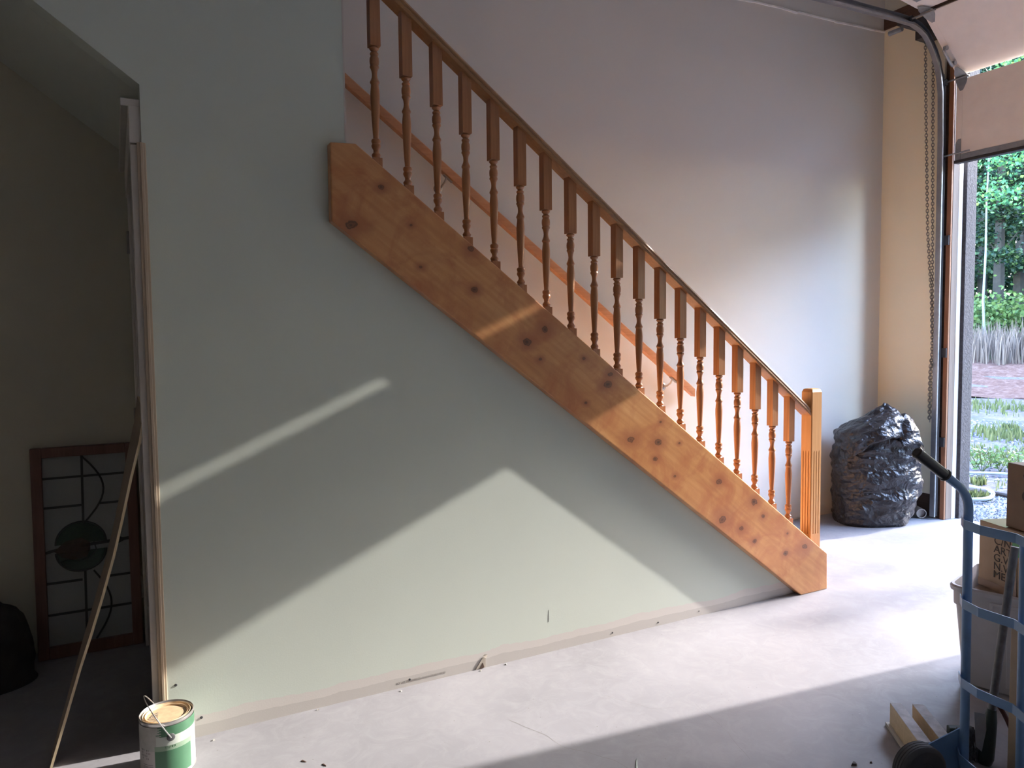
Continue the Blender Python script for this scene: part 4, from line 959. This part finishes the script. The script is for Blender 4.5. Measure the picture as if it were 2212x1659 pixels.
def blades(mb, x, y, n, rad, hgt, w, lean_=.35):
    for _ in range(n):
        a_ = random.random()*2*PI; r = rad*math.sqrt(random.random()); px, py = x+r*math.cos(a_), y+r*math.sin(a_); z = gz(px, py)
        h = hgt*random.uniform(.5, 1); d_ = random.random()*2*PI; lx, ly = math.cos(d_)*h*lean_*random.random(), math.sin(d_)*h*lean_*random.random(); wa = random.random()*PI; wx, wy = w*math.cos(wa), w*math.sin(wa)
        mb.add([(px-wx, py-wy, z), (px+wx, py+wy, z), (px+wx*.7+lx*.4, py+wy*.7+ly*.4, z+h*.6), (px-wx*.7+lx*.4, py-wy*.7+ly*.4, z+h*.6), (px+lx, py+ly, z+h)], [(0,1,2,3),(3,2,4)])
def leaves(mb, n, cen_, rad, size, flat=.5):
    c = Vector(cen_)
    for _ in range(n):
        p = Vector((random.gauss(0, .45)*rad[0], random.gauss(0, .45)*rad[1], random.gauss(0, .45)*rad[2]))+c
        nrm = Vector((random.gauss(0, 1), random.gauss(0, 1), random.gauss(0, 1)+flat)).normalized(); u_ = nrm.orthogonal().normalized(); v_ = nrm.cross(u_)
        a_ = random.random()*6.28; u2 = u_*math.cos(a_)+v_*math.sin(a_); v2 = nrm.cross(u2); s = size*random.uniform(.6, 1.2)
        mb.add([p-u2*s*.5, p+v2*s*.38-nrm*s*.08, p+u2*s*.6, p-v2*s*.38-nrm*s*.08], [(0, 3, 1), (1, 3, 2)])
def ray_xy(u, dist):
    a_ = (u-1106)/1598.8; dx = .47+.882*a_; dy = .8806-.4714*a_; L = math.hypot(dx, dy); return dx/L*dist, -2.76+dy/L*dist
# broad-leaved weeds by the gravel
lab = ['leafy green weed nearest the post outside', 'leafy green weed beside the straight hose line', 'low leafy weed right of the hose line', 'spreading weed above the carton corner', 'tall thin weed on the stony ground', 'weed clump at the right edge outside']
for i, (u, dist) in enumerate([(2112, 9.2), (2128, 9.0), (2146, 9.4), (2166, 9.1), (2186, 9.3), (2206, 9.0)]):
    x, y = ray_xy(u, dist); mb = MB()
    for k in range(16):
        a_ = random.random()*6.28; r = .20*random.random(); hh = .06+.16*random.random()
        leaves(mb, 3, (x+r*math.cos(a_), y+r*math.sin(a_), gz(x, y)+hh), (.06, .06, .05), .055, 1.5)
    st_ = MB(); 
    for k in range(9): a_ = random.random()*6.28; st_.tube([(x, y, gz(x, y)), (x+.14*math.cos(a_), y+.14*math.sin(a_), gz(x, y)+.24)], .003, 4)
    w = thing('weed_plant', lab[i], 'weed', (x, y, gz(x, y))); w['group'] = 'leafy weeds outside the garage'
    mb.build('leaves', M['leaf_bush'], w); st_.build('stems', M['grass'], w)
tl = ['grass tuft in the gap just past the hose loop', 'small grass tuft on the stones', 'broad grass patch far out beside the post', 'dry tipped grass tuft right of the post', 'grass patch in front of the dirt bank', 'low grass patch at the right, before the dirt bank', 'thin grass patch in the middle of the stony yard', 'grass tuft at the foot of the dark post', 'grass patch above the weeds', 'little tuft at the right edge of the yard']
for i, (u, dist, rad, hg, n) in enumerate([(2118, 7.5, .10, .10, 120), (2186, 13.4, .12, .10, 90), (2122, 12.6, .55, .14, 130), (2158, 12.2, .55, .16, 110), (2150, 17.5, .9, .15, 150), (2196, 16.2, .8, .14, 130), (2136, 10.8, .5, .07, 90), (2108, 8.3, .11, .10, 80), (2170, 10.4, .5, .07, 80), (2208, 12.4, .5, .14, 90)]):
    x, y = ray_xy(u, dist); mb = MB(); blades(mb, x, y, n, rad, hg, .006+.0006*dist)
    big = rad > .45
    tag(mb.build('grass_patch' if big else 'grass_tuft', M['grass'], None, loc=(x, y, gz(x, y))), tl[i], 'grass', None if big else 'grass tufts on the stony yard', 'stuff' if big else None)
mb = MB()
for _ in range(110):
    a_ = math.radians(random.uniform(14, 44)); dist = random.uniform(8, 20); x, y = dist*math.cos(a_), -2.76+dist*math.sin(a_)
    if x > 7.0: blades(mb, x, y, 9, .22, .07, .007)
tag(mb.build('sparse_grass', M['grass']), 'sparse green grass scattered over the stony yard', 'grass', kind='stuff')
mb = MB()
for _ in range(5200):
    a_ = math.radians(random.uniform(12, 46)); dist = random.uniform(24, 28.5); x, y = dist*math.cos(a_), -2.76+dist*math.sin(a_); blades(mb, x, y, 1, .1, 1.05, .016, .25)
tag(mb.build('dry_meadow', M['dry_grass']), 'band of tall brown dry grass below the woods', 'dry grass', kind='stuff')
mb = MB()
for k in range(34):
    a_ = math.radians(12+k*1.0+random.random()); dist = random.uniform(28.5, 31.5); x, y = dist*math.cos(a_), -2.76+dist*math.sin(a_); leaves(mb, 420, (x, y, gz(x, y)+.8), (.9, .9, .85), .17, .8)
tag(mb.build('undergrowth', M['leaf_bush']), 'bright green leafy undergrowth along the edge of the woods', 'undergrowth', kind='stuff')
def tree(name, label, x, y, H, clusters, nleaf, size, mat, bark, r0, cat='tree', lean_=0, zlo=2.0, spread=2.2):
    z = gz(x, y); t_ = thing(name, label, cat, (x, y, z)); t_['group'] = 'trees of the woods behind the yard'
    mb = MB(); P = [Vector((x+lean_*k/6+.25*noise.noise(Vector((x, k, 0))), y+.25*noise.noise(Vector((k, y, 0))), z-.1+H*k/6)) for k in range(7)]
    mb.tube(P, [r0*(1-.8*k/6) for k in range(7)], 8); lf = MB()
    for _ in range(clusters):
        hz_ = random.uniform(zlo, H); f_ = 1-(hz_/H)*.55; a_ = random.random()*6.28; rr = spread*f_*math.sqrt(random.random())
        k = min(5, int(hz_/H*6)); b0 = P[k].lerp(P[k+1], .5); e = Vector((b0.x+rr*math.cos(a_), b0.y+rr*math.sin(a_), z+hz_))
        mb.tube([b0, b0.lerp(e, .6)+Vector((0, 0, .15)), e], [r0*.22, r0*.12, .01], 5)
        leaves(lf, nleaf, e, (.75, .75, .35), size, 1.2)
    mb.build('trunk', bark, t_, smooth=True); lf.build('foliage', mat, t_)
TR = [(2218, 25.2, 11, 20, 260, .12, 'leaf_maple', 'bark', .14, 'bright green maple at the right edge of the view', 3.8, 1.7),
      (2123, 28.3, 9.5, 7, 90, .10, 'leaf_maple', 'birch', .045, 'slender pale-barked sapling at the edge of the woods', 4.6, .55),
      (2152, 33.0, 12, 34, 330, .15, 'leaf_dark', 'bark', .22, 'dark tree with a thick trunk behind the undergrowth', 2.2, 1.9),
      (2196, 39.0, 13, 34, 330, .17, 'leaf_dark', 'bark', .24, 'deep shaded tree at the right, behind the maple', 1.8, 2.1),
      (2120, 45.5, 14, 34, 300, .20, 'leaf_dark', 'bark', .26, 'farthest shaded tree, just right of the post', 1.8, 2.3)]
for (u, dist, H, cl, nl, sz, m_, bk, r0, lb, zlo, spr) in TR:
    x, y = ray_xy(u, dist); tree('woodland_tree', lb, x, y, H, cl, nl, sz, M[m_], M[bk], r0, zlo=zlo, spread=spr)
for ad, dist in [(18.5, 33), (38.5, 33), (14, 39.5), (22, 39.5), (35.2, 39.5), (43, 39.5)]:
    a_ = math.radians(ad); x, y = dist*math.cos(a_), -2.76+dist*math.sin(a_)
    lb = 'shaded woodland tree %s the visible gap' % ('right of' if ad < 27 else ('left of' if ad > 30 else 'far back in'))
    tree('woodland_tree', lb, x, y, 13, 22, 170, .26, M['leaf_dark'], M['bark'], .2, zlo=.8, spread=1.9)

# far woods, unseen sides added to block low sky: an uncountable mass of leaves
def leaf_mass(name, label, a0, a1, r0_, r1_, h, n, size):
    A = np.radians(rng.uniform(a0, a1, n)); Rr = rng.uniform(r0_, r1_, n)
    top = h*(.90 + .07*np.sin(A*23) + .05*np.sin(A*57+1))
    Z = rng.uniform(0, 1, n)**.9*top + 0.4
    Pc = np.stack([Rr*np.cos(A), -2.76+Rr*np.sin(A), Z], 1)
    N = rng.normal(size=(n, 3)); N /= np.linalg.norm(N, axis=1)[:, None]
    U = np.cross(N, rng.normal(size=(n, 3))); U /= np.linalg.norm(U, axis=1)[:, None]; V = np.cross(N, U)
    S = (size*rng.uniform(.6, 1.25, n))[:, None]
    vs_ = np.stack([Pc-U*S*.5, Pc+V*S*.38, Pc+U*S*.6, Pc-V*S*.38], 1).reshape(-1, 3)
    idx = np.arange(n)*4; mb = MB(); mb.v = [tuple(q) for q in vs_.tolist()]; mb.f = [(int(i), int(i)+3, int(i)+2, int(i)+1) for i in idx]; mb.mi = [0]*n
    return tag(mb.build(name, M['leaf_dark']), label, 'woods', None, 'stuff')
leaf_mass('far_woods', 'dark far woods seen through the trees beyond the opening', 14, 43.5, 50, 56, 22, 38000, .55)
leaf_mass('far_woods', 'unseen far woods added to block low sky left of the yard', 44, 80, 50, 56, 22, 9000, 1.0)
leaf_mass('far_woods', 'unseen far woods added to block low sky and low sun right of the yard', -62, 13.5, 50, 56, 21.2, 18000, 1.0)
# unseen trees added on both sides of the view to screen the horizon sky
src = [o for o in bpy.data.objects if o.name.startswith('woodland_tree') and o.parent is None][5:11]
k = 0
for ad in [48.5, 56.5, 64.5, 72.5, 8, .5, -13.5, -21, -28.5, -36, -43.5, -51]:
    dist = 38 + 2.5*(k % 2); a_ = math.radians(ad); x, y = dist*math.cos(a_), -2.76+dist*math.sin(a_)
    so_ = src[k % len(src)]; c = so_.copy(); COL.objects.link(c); c.location = (x, y, gz(x, y)); c.rotation_euler = (0, 0, k*1.1)
    sc_ = .66 if -16 < ad < 3 else 1.25; c.scale = (1.0, 1.0, sc_)
    c['label'] = 'unseen tree added to screen low sky beyond the %s side of the yard' % ('left' if ad > 40 else 'right')
    for q_ in so_.children:
        d_ = q_.copy(); COL.objects.link(d_); d_.parent = c
    k += 1
for i, yy in enumerate((-6.6, -2.75, 1.1)):  # trees out of view, added to thin the low sun on the floor
    t_ = thing('woodland_tree', ['unseen tall tree added south of the drive to soften the low sun', 'unseen tall tree added across the drive to soften the low sun', 'unseen tall tree added beside the drive to soften the low sun'][i], 'tree', (25.5, yy, gz(25.5, yy)))
    mb = MB(); mb.tube([(25.5, yy, 0), (25.6, yy+.1, 5), (25.5, yy, 9.0)], [.16, .12, .03], 8); mb.build('trunk', M['bark'], t_, smooth=True)
    lf = MB()
    for k in range(26):
        a_ = random.random()*6.28; rr = 1.15*math.sqrt(random.random()); zz = random.uniform(7.0, 9.25) if k < 14 else random.uniform(3, 7.4)
        leaves(lf, 75, (25.5+rr*math.cos(a_), yy+rr*math.sin(a_), zz), (.62, .62, .5), .26, 1.0)
    lf.build('foliage', M['leaf_dark'], t_)

for o in bpy.data.objects:
    if '_o' in o: del o['_o']
